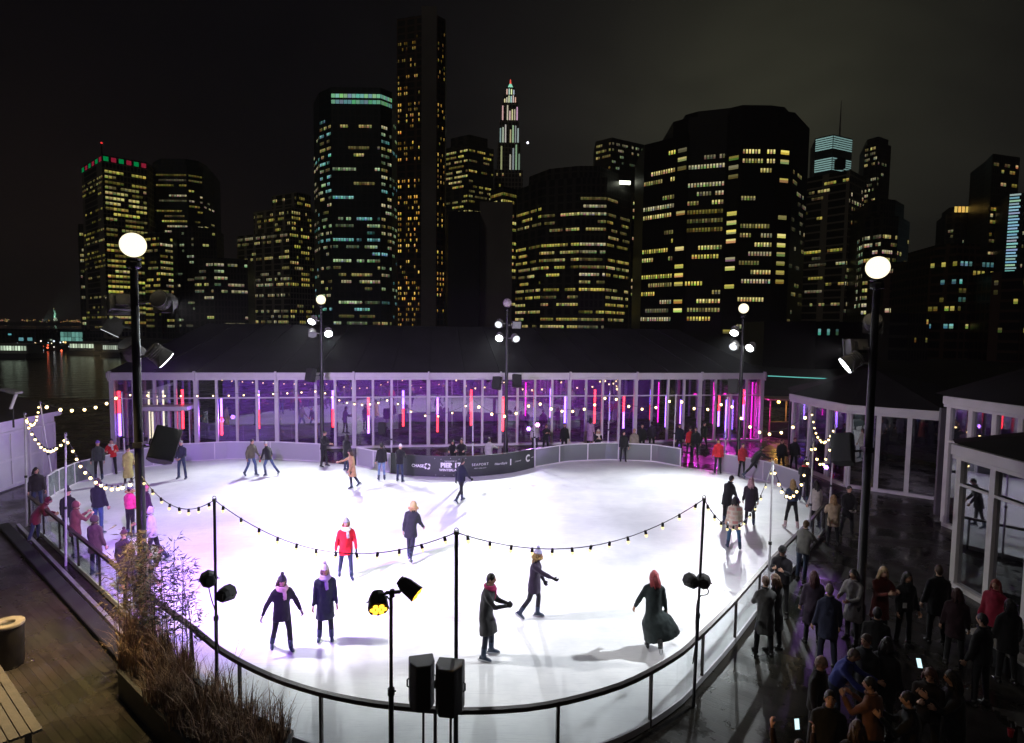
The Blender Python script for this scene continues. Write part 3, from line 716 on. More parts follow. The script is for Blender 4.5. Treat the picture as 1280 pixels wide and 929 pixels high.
# ------------------------------------------------------------------ par lights
E_amb = emit('amber_led', (1, .50, .03), 4); E_pur = emit('violet_led', (.42, .18, 1), 9); E_pink = emit('pink_led', (1, .35, .9), 9)
def par(label, c, aim, lens, joint, r=.115, l=.26, power=0, col=(1, 1, 1), size=50, group='stage par lights'):
    c = Vector(c); d = (Vector(aim)-c).normalized(); t = thing('par_light', c, label, 'stage light', group)
    rot = d.to_track_quat('Y', 'Z').to_matrix().to_4x4(); rot.translation = c
    mb = MB(); mb.tube([(0, -l*.55, 0), (0, -l*.5, 0), (0, -l*.2, 0), (0, l*.3, 0), (0, l*.5, 0)], [r*.45, r*.7, r*.92, r, r*1.05], 8); mb.box((-.05, -l*.62, -.05), (.05, -l*.5, .05)); mb.xf(rot); mb.build('housing', M_blackm, t)
    mb = MB()
    if lens is not None:
        for k in range(7):
            a = 2*math.pi*k/6; rr = 0 if k == 6 else r*.58
            mb.cyl((rr*math.cos(a), l*.5+.001, rr*math.sin(a)), (rr*math.cos(a), l*.5+.012, rr*math.sin(a)), r*.25, n=10)
        mb.xf(rot); mb.build('led_cluster', lens, t)
    mb = MB(); j = Vector(joint); sdir = d.cross(Z).normalized() if abs(d.z) < .95 else Vector((1, 0, 0))
    up = c+(j-c)*.55
    for s in (-1, 1): mb.bar(c+sdir*s*(r+.02), up+sdir*s*(r*.5), .03, .012)
    mb.bar(up-sdir*r*.55, up+sdir*r*.55, .03, .015); mb.tube([up, j], .016, 8); mb.build('yoke', M_blackm, t)
    if power: lamp('par_light_beam', 'SPOT', c+d*(l*.5+.05), col, power, aim, size, .7, .06)
    return t
# foreground light stand
yb = 8.6; tp = vp(490.5, 742, yb); lb = Vector((tp.x-.02, yb, 0))
ls = tripod('light_stand', lb, tp.z, 'slim black stand holding two amber stage lights in the foreground', 'light stand', .5, .026)
mb = MB(); mb.bar(Vector((tp.x-.10, yb, tp.z+.01)), Vector((tp.x+.12, yb, tp.z+.03)), .05, .04); mb.cyl(tp-Z*.05, tp+Z*.06, .035, n=10); mb.build('cross_bar', M_blackm, ls)
c1 = vp(472.5, 752, yb); par('amber stage light turned towards us on the left of the foreground stand', c1, (c1.x+.5, c1.y-1.8, c1.z-1.15), E_amb, (tp.x-.10, yb, tp.z+.01), .145, .26, 40, (1, .55, .12), 80)
c2 = vp(511.5, 735, yb); par('stage light turned right and away on the right of the foreground stand', c2, (c2.x+4.5, c2.y-1.4, .4), E_amb, (tp.x+.12, yb, tp.z+.03), .12, .30, 240, (1, .55, .16), 70)

# ------------------------------------------------------------------ poles for the string lights
M_polew = pbr('pole_aluminium', (.62, .60, .64), .4, .4, var=.1, vscale=4)
def pole(base, top, label, mat=M_dsteel, r=.026):
    base = Vector(base); top = Vector(top); t = thing('string_light_pole', base, label, 'pole', 'poles carrying the string lights')
    mid = base.lerp(top, .45)
    mb = MB(); mb.tube([base, mid], r*1.25, 10); mb.tube([mid, top], r, 10); mb.build('tube', mat, t, smooth=True, sharp=35)
    mb = MB(); mb.cyl(mid-Z*.04, mid+Z*.04, r*1.7, n=10); mb.build('collar', M_blackm, t)
    mb = MB(); mb.cyl(top-Z*.0, top+Z*.05, r*1.5, n=10); mb.torus(top+Z*.07, .03, .007, 12, 6, Matrix.Rotation(R(90), 3, 'X')); mb.build('eye_bolt', M_steel, t)
    return top+Z*.03
def pole_at(bx, by, bz, tx, ty, label, mat=M_dsteel, r=.026):
    b = gp(bx, by, bz); b.z = 0.002; top = vp(tx, ty, b.y)
    return pole(b, top, label, mat, r)
b_ = gp(277.5, 815, 1.07); pn1 = pole(Vector((b_.x-.05, b_.y-.12, 0)), vp(268, 627, b_.y-.12), 'dark pole with two stage lights at the railing left of the nearest skaters')
b_ = gp(571, 888, 1.07); pn2 = pole(Vector((b_.x, b_.y-.10, 0)), vp(570.5, 668, b_.y-.10), 'dark pole rising behind the two foreground speakers', r=.03)
b_ = gp(863, 812, 1.07); pn3 = pole(Vector((b_.x+.06, b_.y-.10, 0)), vp(880, 626, b_.y-.10), 'dark leaning pole with two stage lights at the railing near the woman in the cape')
b_ = gp(957, 707, 1.07); pn4 = pole(Vector((b_.x+.08, b_.y-.06, 0)), vp(966, 580, b_.y-.06), 'pale pole at the right railing beside the three skaters', M_polew)
b_ = gp(1008, 654, 1.07); pn5 = pole(Vector((b_.x+.08, b_.y-.06, 0)), vp(1017, 550, b_.y-.06), 'pale pole at the right railing behind the woman leaning on it', M_polew)
pn6 = pole_at(1003, 620, 0, 1014, 512, 'pale pole at the far right corner of the rink', M_polew)
b_ = gp(1033, 630, 1.07); pn7 = pole(Vector((b_.x+.1, b_.y, 0)), vp(1044, 533, b_.y), 'pale pole carrying a small violet light by the small glass pavilion', M_polew)
b_ = gp(85, 662, 1.07); pl1 = pole(Vector((b_.x-.06, b_.y-.06, 0)), vp(82, 545, b_.y-.06), 'pale pole rising behind the crowd at the left railing', M_polew)
b_ = gp(36, 620, 1.07); pl2 = pole(Vector((b_.x-.08, b_.y-.05, 0)), vp(31, 519, b_.y-.05), 'pale pole at the left end of the glass railing before the shed', M_polew)
pl3 = pole(Vector((-18.9, 24.9, 0)), vp(50, 504, 24.9), 'pale pole at the corner of the white shed', M_polew)
far_specs = [(154, 566, 152, 492, 'far pale pole at the left corner of the long pavilion'), (489, 567, 489, 497, 'far pale pole at the left end of the sponsor board'), (591, 571, 591, 500, 'far pale pole behind the middle of the sponsor board'),
             (669, 562, 668, 499, 'far pale pole at the right end of the sponsor board'), (760, 553, 762.5, 491, 'far pale pole behind the glass barrier'), (843, 558, 845, 494, 'far pale pole at the end of the glass barrier'), (907, 566, 909.5, 498, 'far pale pole beside the person in red at the gap')]
fp = []
for bx, by, tx, ty, lab in far_specs:
    b_ = gp(bx, by, 1.0); fp.append(pole(Vector((b_.x, b_.y+.12, 0)), vp(tx, ty, b_.y+.12), lab, M_polew, .03))
pA = vp(262, 715, pn1.y); pB = vp(280, 741, pn1.y)
P1c = Vector((pn1.x, pn1.y, 0))
def on_pole(t, px, py): return vp(px, py, t.y)
for (c, aim, lab, j) in ((vp(261, 725, pn1.y+.0), (-13, 24, .5), 'upper left of two black stage lights on the pole left of the skaters', on_pole(pn1, 271, 722)),
                         (vp(281.5, 743, pn1.y-.05), (-3.5, 24, .5), 'lower right of two black stage lights on the pole left of the skaters', on_pole(pn1, 272, 744))):
    par(lab, c, aim, E_pur, j, .15, .26, 350, (.40, .14, 1), 110)
for (c, aim, lab, j) in ((vp(865, 727, pn3.y), (1.0, 26, .8), 'left of two black stage lights on the leaning pole', on_pole(pn3, 872, 727)), (vp(879.5, 728, pn3.y), (7.5, 26, .8), 'right of two black stage lights on the leaning pole', on_pole(pn3, 871.5, 729))):
    par(lab, c, aim, None, j, .135, .24)
c = vp(1034, 583, pn7.y-.1); par('small violet stage light on the pole by the small glass pavilion', c, (2, 12, .5), E_pur, on_pole(pn7, 1038, 583), .10, .22, 160, (.5, .2, 1), 70)
mk = [gp(672, 566), gp(660, 566)]
for i, (px, py, lab) in enumerate(((672, 531, 'pink stage light on the stand at the right end of the sponsor board'), (661, 536, 'violet stage light on the stand at the right end of the sponsor board'))):
    c = vp(px, py, 34.0); par(lab, c, (c.x-1.5, 15, 3.2), E_pink if i == 0 else E_pur, (vp(667, 540, 34.0)), .15, .25, 260, (.6, .2, 1), 80)
b_ = Vector((vp(667, 540, 34.0).x, 34.0, 0)); tripod('light_stand', b_, vp(667, 541, 34.0).z, 'stand with a pink and a violet light behind the sponsor board', 'light stand', .5, .025)
for i, (px, py, lab) in enumerate(((278, 525, 'left of two violet stage lights inside the long pavilion'), (292, 521, 'right of two violet stage lights inside the long pavilion'))):
    q = on_facade(px, 1.3); c = Vector((q.x, q.y, z_at(q, py, px))); qj = on_facade(285, 1.3); par(lab, c, (c.x+1, 15, 2), E_pur, (qj.x, qj.y, z_at(qj, 520, 285)), .17, .28, 1100, (.4, .15, 1), 100)
tripod('light_stand', Vector((qj.x, qj.y, 0)), z_at(qj, 521, 285), 'stand with two violet lights inside the long pavilion', 'light stand', .5, .025)
# violet and magenta up-lights at the pavilion's right end
for (px, pw, col, lab) in ((868, 1300, (1, .05, .7), 'magenta floor light inside the right end of the long pavilion, the left one'), (905, 1600, (1, .05, .7), 'magenta floor light inside the right end of the long pavilion, the middle one'), (940, 1500, (1, .05, .75), 'magenta floor light inside the right end of the long pavilion, the right one')):
    q = on_facade(px, 2.2); par(lab, (q.x, q.y, 2.9), (q.x, q.y-4.5, .1), E_mag, (q.x, q.y, 3.6), .14, .25, pw, col, 110)
for i, (px, col) in enumerate(((250, (.25, .1, 1)), (345, (.5, .08, .9)), (440, (.3, .1, 1)), (530, (.6, .06, .8)), (610, (.3, .1, 1)), (700, (.75, .06, .8)), (785, (.35, .1, 1)))):  # unseen lamps added to wash the pavilion interior violet and magenta
    q = on_facade(px, 3.5); par(f'added ceiling wash light inside the long pavilion, {ORD[i]} from its left end', (q.x, q.y, 3.75), (q.x-.5, q.y+4.0, 1.0), E_pur if col[0] < .45 else E_mag, (q.x, q.y, 4.3), .13, .25, 1500 if col[0] < .45 else 2600, col, 130)
# cables from the stage lights down their poles
M_cable = pbr('cable', (.03, .03, .032), .6)
def cable(label, P, r=.012):
    mb = MB(); mb.tube(catmull(P, 6), r, 6); o = mb.build('power_cable', M_cable, None, smooth=True); tag(o, label, 'cable', 'cables of the stage lights')
cable('two dark power cables hanging below the left pole lights', [vp(261, 735, pn1.y), vp(264, 748, pn1.y), vp(269, 764, pn1.y-.03), vp(269, 772, pn1.y-.05), vp(270, 792, pn1.y-.04), vp(274, 812, pn1.y-.05)])
cable('looped power cable hanging beside the leaning pole', [vp(880, 734, pn3.y), vp(885, 737, pn3.y-.03), vp(884, 743, pn3.y-.05), vp(873, 748, pn3.y-.05), vp(870, 775, pn3.y-.05), vp(870, 800, pn3.y-.05), vp(866, 830, pn3.y-.06)])

# ------------------------------------------------------------------ string lights
E_bulb = emit('bulb_warm', (1, .72, .30), 7, 'NONE'); E_bulb2 = emit('bulb_warm_low', (1, .82, .40), 1.6, 'NONE')
def bulb_mesh(name, r, E):
    mb = MB(); mb.cyl((0, 0, .02), (0, 0, -.05), .022, .026, 8); mb.mi = 1; mb.sph((0, 0, -.05-r*.9), (r, r, r*1.15), 10, 7)
    return mb.mesh(name, [M_blackm, E], True)
BM = bulb_mesh('bulb', .036, E_bulb); BMf = bulb_mesh('bulb_large', .060, E_bulb); BMn = bulb_mesh('bulb_small', .028, E_bulb2)
def string(a, b, sag, label, mesh, step=.6):
    a = Vector(a); b = Vector(b); L_ = (b-a).length
    f = lambda t: a.lerp(b, t)-Z*(4*sag*t*(1-t))
    t = thing('string_lights', a, label, 'string lights', 'strings of festoon bulbs')
    mb = MB(); mb.tube([f(k/28) for k in range(29)], .008, 6); mb.build('wire', M_cable, t, smooth=True)
    n = max(2, round(L_*1.04/step))
    for k in range(n):
        o = bpy.data.objects.new('bulb', mesh); COL.objects.link(o); o.parent = t; p = f((k+.5)/n); o.location = p-a-Z*.01
        o.rotation_euler = (random.uniform(-.25, .25), random.uniform(-.25, .25), 0)
att1 = Vector((pl.x, pl.y, z_at(pl, 592, 170)))
string(pn1, pn2, .62, 'festoon string sagging in front of the woman in red to the speakers\' pole', BMn, .40)
string(pn2, pn3, .55, 'festoon string sagging from the speakers\' pole to the leaning pole', BMn, .40)
string(att1, pn1, .42, 'short festoon string from the left lamp post to the pole with two stage lights', BMn, .42)
string(pl1, att1, .75, 'lit festoon string sagging from the crowd\'s pole to the left lamp post', BM, .5)
string(pl2, pl1, .75, 'lit festoon string looping before the white shed doors', BM, .42)
string(pl3, pl2, .55, 'lit festoon string between the two poles at the white shed', BM, .42)
string(pl3, fp[0], .45, 'lit festoon string from the shed corner over the dark water to the long pavilion', BMf, .62)
att2 = Vector((p1_.x, p1_.y, 3.7)); att3 = Vector((p2_.x, p2_.y, 3.6))
string(fp[0], att2, .15, 'lit festoon string before the left half of the long pavilion', BM, .75)
for i, (a, b, s) in enumerate(((att2, fp[1], .5), (fp[1], fp[2], .8), (fp[2], fp[3], .75), (fp[3], fp[4], .75), (fp[4], fp[5], .75), (fp[5], fp[6], .6))):
    string(a, b, s, f'{ORD[i]} sagging festoon string right of the far left lamp post, before the pavilion', BM if i < 2 else BMf, .7)
string(fp[6], pn6, 1.35, 'lit festoon string from the gap\'s red-jacketed person to the far right corner pole', BMf, .62)
string(pn6, pn7, .9, 'lit festoon string at the small pavilion, first of three crossing loops', BM, .45)
string(pn5, pn7, 1.0, 'lit festoon string at the small pavilion, lower of the crossing loops', BM, .45)
string(pn4, pn5, 1.25, 'lit festoon string sagging over the blonde skater at the right railing', BM, .45)
string(pn3, pn4, 1.0, 'festoon string from the leaning pole past the plaid coated skater', BMn, .45)
# ------------------------------------------------------------------ skyline
m = bpy.data.materials.new('lit_window'); m.use_nodes = True; N = m.node_tree.nodes; L = m.node_tree.links; N.remove(N['Principled BSDF'])
e = N.new('ShaderNodeEmission'); at = N.new('ShaderNodeAttribute'); at.attribute_name = 'glow'; L.new(at.outputs['Color'], e.inputs['Color']); e.inputs['Strength'].default_value = 1.0
L.new(e.outputs[0], N['Material Output'].inputs['Surface'])
try: m.cycles.emission_sampling = 'NONE'
except Exception: pass
M_win = m
def facade_mat(name, col, glass_col, fw, fh):
    m, N, L, b = newmat(name); tc = N.new('ShaderNodeTexCoord'); br = N.new('ShaderNodeTexBrick')
    sp = N.new('ShaderNodeSeparateXYZ'); L.new(tc.outputs['Object'], sp.inputs[0])
    a = N.new('ShaderNodeMath'); a.operation = 'ADD'; L.new(sp.outputs['X'], a.inputs[0]); L.new(sp.outputs['Y'], a.inputs[1])
    cb = N.new('ShaderNodeCombineXYZ'); L.new(a.outputs[0], cb.inputs['X']); L.new(sp.outputs['Z'], cb.inputs['Y']); L.new(cb.outputs[0], br.inputs['Vector'])
    br.offset = 0; br.inputs['Scale'].default_value = 1; br.inputs['Brick Width'].default_value = fw; br.inputs['Row Height'].default_value = fh
    br.inputs['Mortar Size'].default_value = .45; br.inputs['Mortar'].default_value = (*col, 1); br.inputs['Color1'].default_value = (*glass_col, 1); br.inputs['Color2'].default_value = (*[c*1.6 for c in glass_col], 1)
    L.new(br.outputs['Color'], b.inputs['Base Color']); b.inputs['Roughness'].default_value = .45
    return m
F_dark = facade_mat('tower_dark', (.10, .096, .09), (.02, .022, .028), 2.2, 3.8)
F_glass = facade_mat('tower_glass', (.07, .08, .09), (.03, .045, .055), 3.0, 3.9)
F_stone = facade_mat('tower_stone', (.36, .33, .28), (.02, .02, .022), 3.0, 3.8)
F_brick = facade_mat('tower_brick', (.14, .09, .07), (.02, .02, .022), 3.2, 3.2)
F_conc = pbr('tower_concrete', (.30, .28, .26), .85, var=.15, vscale=.08)
F_black = pbr('tower_black', (.03, .03, .034), .5, var=.2, vscale=.05)
Yl, Wh, Gr, Te, Or, Cr = (1, .83, .17), (1, .91, .52), (.74, 1, .55), (.36, .92, .88), (1, .55, .09), (1, .86, .30)
rw = random.Random(5)
def off_line(px, D, py=412): d = ray(px, py); return Vector((d.x*D/d.y, D, 0))
def ztop(px, py, D): d = ray(px, py); return EYE+d.z*D/d.y
def lit_run(t, A, g, nn, s0, n, pw, z0, fh, wfrac, hfrac, col, I, sub, name='lit_window'):
    """one lit stretch of a floor: panes and the dark mullions between them in one connected strip"""
    mb = MB(); zb = z0+fh*(1-hfrac)/2; zt = zb+fh*hfrac; zm = zb+(zt-zb)*rw.uniform(.42, .6); vs = []; fs = []; cs = []
    for k in range(n):
        for e in ((1-wfrac)/2, (1+wfrac)/2):
            p = A+g*(s0+(k+e)*pw)+nn*.06; vs += [p+Z*zb, p+Z*zm, p+Z*zt]
    for c in range(2*n-1):
        if c % 2 == 0:
            j = I*rw.choice((.35, .6, .8, 1, 1, 1.15)); c0 = tuple(q*j for q in col); c1 = tuple(q*j*rw.uniform(.35, .9) for q in col)
        else: c0 = c1 = tuple(q*.02 for q in col)
        for r, cc in ((0, c1), (1, c0)): fs.append((3*c+r, 3*c+3+r, 3*c+4+r, 3*c+1+r)); cs.append(cc)
    mb.v = vs; mb.f = [list(f) for f in fs]; mb.m = [0]*len(fs); mb.cols = cs
    sub.append((n*pw*fh, mb, name))
def emit_runs(t, runs, cap=95):
    runs.sort(key=lambda r: -r[0])
    for _, mb, nm in runs[:cap]: mb.build(nm, M_win, t)
    if len(runs) > cap:
        big = MB()
        for _, mb, nm in runs[cap:]: big.merge(mb)
        o = big.build('lit_window', M_win, t); o['kind'] = 'stuff'
def windows(t, A, B, zt, zb, sp, runs):
    g = (B-A).normalized(); nn = Vector((g.y, -g.x, 0)); Lw = (B-A).length; pw = sp['pw']*sp.get('k', .72); fh = sp['fh']*.88; n = max(1, int(Lw/pw)); mar = (Lw-n*pw)/2
    nf = int((zt-zb-sp.get('top', 2))/fh)
    for f in range(nf):
        z0 = zt-sp.get('top', 2)-(f+1)*fh
        y = f/max(1, nf-1); lo, hi = sp.get('grow', (1, 1)); p = min(.95, 1.35*sp['p']*(lo+(hi-lo)*y))
        rowf = rw.choices((0, .35, 1, 2.2), sp.get('rw', (2, 3, 4, 2)))[0]
        if f in sp.get('full', ()): rowf = 50
        if f in sp.get('dark', ()): rowf = 0
        col = rw.choice(sp['cols']); x = 0
        while x < n:
            if rw.random() < p*rowf:
                l = min(n-x, rw.randint(*sp['run'])); 
                if rw.random() < sp.get('mix', .2): col = rw.choice(sp['cols'])
                lit_run(t, A, g, nn, mar+x*pw, l, pw, z0, fh, sp.get('wf', .8), sp.get('hf', .5), col, sp.get('I', .8)*(sp.get('fade', 1)+(1-sp.get('fade', 1))*min(1, y*2.5))*rw.choice((.2, .4, .7, .9, 1.1)), runs); x += l
            x += rw.randint(1, sp.get('gap', 2))
def tower(name, label, pts, py, specs, mat, thick=28, cat='tower', pref=None, zb=-1.2, group='towers of the skyline', crown=None, parent=None, cap=95):
    """pts: surveyed (column, distance) along the visible front; py: roofline row at the first (or pref) point"""
    P_ = [off_line(px, D, (py+412)/2) for px, D in pts]; i = pref or 0; zt = ztop(pts[i][0], py, pts[i][1])
    t = parent or thing(name, (P_[0].x, P_[0].y, zb), label, cat, group)
    bk = [p+Vector((p.x*.04, thick, 0)) for p in (P_[-1], P_[0])]
    mb = MB(); mb.prism([(p.x, p.y) for p in P_+bk], zb, zt); mb.build('wall', mat, t)
    if crown:
        c = sum(P_+bk, Vector())/(len(P_)+2)
        mb = MB(); mb.prism([tuple((p.lerp(c, crown[0])).xy) for p in P_+bk], zt+.01, zt+crown[1]); mb.build('roof_plant', mat, t)
    runs = []
    for (A, B), sp in zip(zip(P_, P_[1:]), specs):
        if sp: windows(t, A, B, zt, 3, sp, runs)
    emit_runs(t, runs, cap)
    return t, P_, zt
def S(**k): return k
FH = 3.9
# far left pair
tower('office_tower', 'thin sliver of a tower left of the tower with the red and green crown', [(100, 520), (107, 520)], 280, [S(fh=5, pw=2.2, p=.5, run=(1, 3), cols=(Cr, Wh), I=.5)], F_dark, 20)
t, Pq, zt = tower('office_tower', 'square tower with red and green lights round its crown, behind the left lamp globe', [(105, 455), (131, 420), (187, 440)], 193,
    [S(fh=4.0, pw=2.6, p=.28, run=(2, 5), cols=(Cr, Yl), I=.28, hf=.4, top=9, rw=(4, 3, 3, 1)), S(fh=4.0, pw=3.2, p=.75, run=(3, 7), cols=(Yl, Cr, Yl), I=.62, hf=.48, top=9, gap=2, rw=(1, 2, 4, 4))], F_stone, 34, pref=1)
for (A, B) in zip(Pq, Pq[1:]):
    g2 = (B-A).normalized(); nn = Vector((g2.y, -g2.x, 0)); n = 6
    for k in range(n):
        mb = MB(); mb.col = ((.0, .20, .05), (.24, .01, .03))[k % 2]; l = (B-A).length/n; a = A+g2*(l*k+l*.15)+nn*.07; b = a+g2*l*.65
        mb.quad(a+Z*(zt-4), b+Z*(zt-4), b+Z*(zt-1), a+Z*(zt-1)); mb.build('crown_light', M_win, t)
mb = MB(); mb.tube([Pq[1]+Z*zt, Pq[1]+Z*(zt+7)], .5, 6); mb.build('mast', F_black, t)
mb = MB(); mb.col = (1, .05, .05); mb.sph(Pq[1]+Z*(zt+7.4), .7, 8, 6); mb.build('beacon', M_win, t)
tower('office_tower', 'rounded dark tower with a bright top floor, right of the red and green crown', [(184, 470), (196, 455), (236, 455), (256, 462), (269, 480)], 205,
    [None, S(fh=4.2, pw=2.6, p=.32, run=(4, 13), cols=(Cr, Wh, Yl), I=.5, hf=.35, top=6, full=(0, 2), grow=(.7, 1.2)), S(fh=4.2, pw=2.6, p=.35, run=(2, 6), cols=(Cr, Wh, Yl), I=.5, hf=.35, top=6, full=(0,)), S(fh=4.2, pw=2.6, p=.3, run=(2, 4), cols=(Wh, Cr), I=.5, hf=.35, top=20)], F_glass, 30, pref=1, crown=(.2, 5))
tower('apartment_tower', 'yellow lit tower low between the left lamp post and the dark low blocks', [(181, 380), (201, 372), (217, 380)], 290, [S(fh=4, pw=2.4, p=.45, run=(2, 6), cols=(Yl, Cr), I=.5, hf=.42), S(fh=4, pw=2.4, p=.6, run=(2, 6), cols=(Yl, Wh, Cr), I=.55, hf=.42)], F_dark, 22, pref=1)
tower('office_tower', 'low very dark block with a few cold windows, left of the stepped tower', [(216, 400), (244, 395), (272, 400)], 285, [S(fh=4.2, pw=2.6, p=.13, run=(1, 4), cols=(Wh, Gr), I=.4, hf=.4), S(fh=4.2, pw=2.6, p=.13, run=(1, 5), cols=(Wh, Cr), I=.4, hf=.4)], F_dark, 26)
tower('office_tower', 'low dark block with one long lit floor, against the stepped tower', [(243, 350), (268, 345), (310, 352)], 322, [S(fh=4.2, pw=2.4, p=.2, run=(2, 5), cols=(Wh, Cr), I=.45, hf=.4, full=(3,)), S(fh=4.2, pw=2.4, p=.14, run=(2, 6), cols=(Wh, Gr), I=.5, hf=.4, full=(0, 3))], F_dark, 24, pref=1)
# stepped tower
t, Pq, zt = tower('stepped_tower', 'stepped stone tower with one floor of bright white windows, left of the big glass tower', [(297, 430), (362, 400), (393, 415)], 288,
    [S(fh=4.0, pw=2.1, p=.42, run=(2, 7), cols=(Cr, Wh), I=.5, wf=.6, hf=.5, top=1, full=(0, 9), grow=(.4, 1.5)), S(fh=4.0, pw=2.3, p=.4, run=(1, 4), cols=(Cr, Yl), I=.6, wf=.55, hf=.5, top=1, full=(0, 9), grow=(.8, 1.2))], F_stone, 36, pref=1)
tower('', '', [(318, 434), (364, 412), (391, 424)], 258, [S(fh=4, pw=2.3, p=.2, run=(1, 4), cols=(Cr, Yl), I=.5, wf=.55), S(fh=4, pw=2.3, p=.6, run=(1, 4), cols=(Cr, Yl), I=.6, wf=.55)], F_stone, 24, pref=1, parent=t, zb=zt+.02)
tower('', '', [(341, 432), (372, 418), (389, 428)], 240, [S(fh=4, pw=2.3, p=.3, run=(1, 4), cols=(Cr, Yl), I=.5, wf=.55), S(fh=4, pw=2.3, p=.5, run=(1, 3), cols=(Yl,), I=.6, wf=.55)], F_stone, 18, pref=1, parent=t, zb=ztop(364, 258, 412)+.02)
# big dark glass tower with green crown
gl = (Te, Wh, Gr, Cr)
t, Pq, zt = tower('glass_tower', 'big dark glass tower with a pale green lit crown and teal and white floors', [(393, 345), (400, 330), (415, 322), (476, 322), (490, 328), (498, 342)], 109,
    [S(fh=4.1, pw=2.0, p=.35, run=(2, 3), cols=(Te, Wh), I=.5, hf=.4, top=14), S(fh=4.1, pw=1.9, p=.4, run=(2, 4), cols=gl, I=.55, hf=.4, top=14), S(fh=4.1, pw=1.9, p=.26, run=(2, 9), cols=(Te, Wh, Gr, Cr, Cr), I=.55, hf=.4, top=14, grow=(.45, 2.0)),
     S(fh=4.1, pw=1.9, p=.35, run=(2, 4), cols=gl, I=.5, hf=.4, top=14), S(fh=4.1, pw=2.0, p=.35, run=(2, 3), cols=(Te, Gr), I=.4, hf=.4, top=14)], F_glass, 34, pref=2, crown=None)
for zz, I in ((zt-4.2, .45), (zt-7.2, .30)):
    for (A, B) in zip(Pq[2:4], Pq[3:5]):
        g2 = (B-A).normalized(); nn = Vector((g2.y, -g2.x, 0)); mb = MB()
        n = 12
        for k in range(n):
            mb.col = tuple(c*I*rw.uniform(.6, 1.3) for c in (.45, 1, .70)); l = (B-A).length/n; mb.quad(A+g2*(l*k+.1)+nn*.07+Z*(zz-1.0), A+g2*(l*(k+1)-.1)+nn*.07+Z*(zz-1.0), A+g2*(l*(k+1)-.1)+nn*.07+Z*(zz+.9), A+g2*(l*k+.1)+nn*.07+Z*(zz+.9))
        mb.build('crown_light', M_win, t)
# slender residential tower with amber windows
t, Pq, zt = tower('apartment_tower', 'very tall slender tower with amber windows either side of a blank concrete spine', [(496, 300), (526, 296), (546, 296), (556, 300)], 24,
    [S(fh=2.9, pw=1.5, p=.75, run=(1, 2), cols=(Or, (1, .62, .14)), I=1.15, wf=.5, hf=.5, top=8, gap=3, rw=(1, 3, 4, 2), grow=(.6, 1.3), fade=.15), None, S(fh=2.9, pw=1.3, p=.6, run=(1, 1), cols=(Or, (1, .62, .14)), I=1.0, fade=.15, wf=.55, hf=.5, top=6, gap=3, rw=(3, 3, 3, 2))], F_brick, 18, cap=98)
mb = MB(); mb.prism([tuple(p.xy) for p in (Pq[1]+Vector((.3, -.25, 0)), Pq[2]+Vector((-.3, -.25, 0)), Pq[2]+Vector((-.3, -.03, 0)), Pq[1]+Vector((.3, -.03, 0)))], -1, zt+4); mb.build('concrete_spine', F_conc, t)
# block behind, dark block and grey flank
tower('office_tower', 'tower with scattered yellow floors behind, between the amber tower and the spire', [(555, 520), (585, 505), (616, 520)], 186, [S(fh=4.6, pw=2.8, p=.45, run=(3, 8), cols=(Cr, Yl), I=.55, hf=.4, top=3, grow=(1.6, .2)), S(fh=4.6, pw=2.8, p=.4, run=(2, 6), cols=(Yl, Cr), I=.5, hf=.4, top=3, grow=(1.6, .2))], F_dark, 30, crown=(.25, 9))
tower('dark_block', 'nearly black windowless block right of the amber windowed tower', [(557, 290), (560, 262), (599, 262)], 264, [None, None], F_black, 30, pref=1)
tower('concrete_block', 'blank grey concrete flank with faint panel lines beside the black block', [(599.3, 268), (640, 268)], 252, [None], F_conc, 24)
t, Pq, zt = tower('office_tower', 'thin yellow windowed tower below the lit spire', [(612, 345), (628, 335), (650, 345)], 238, [S(fh=4.2, pw=2.4, p=.5, run=(3, 7), cols=(Cr, Yl), I=.6, hf=.4, full=(0, 1)), S(fh=4.2, pw=2.4, p=.6, run=(4, 8), cols=(Yl, Cr), I=.65, hf=.4, full=(0, 1, 4))], F_dark, 24)
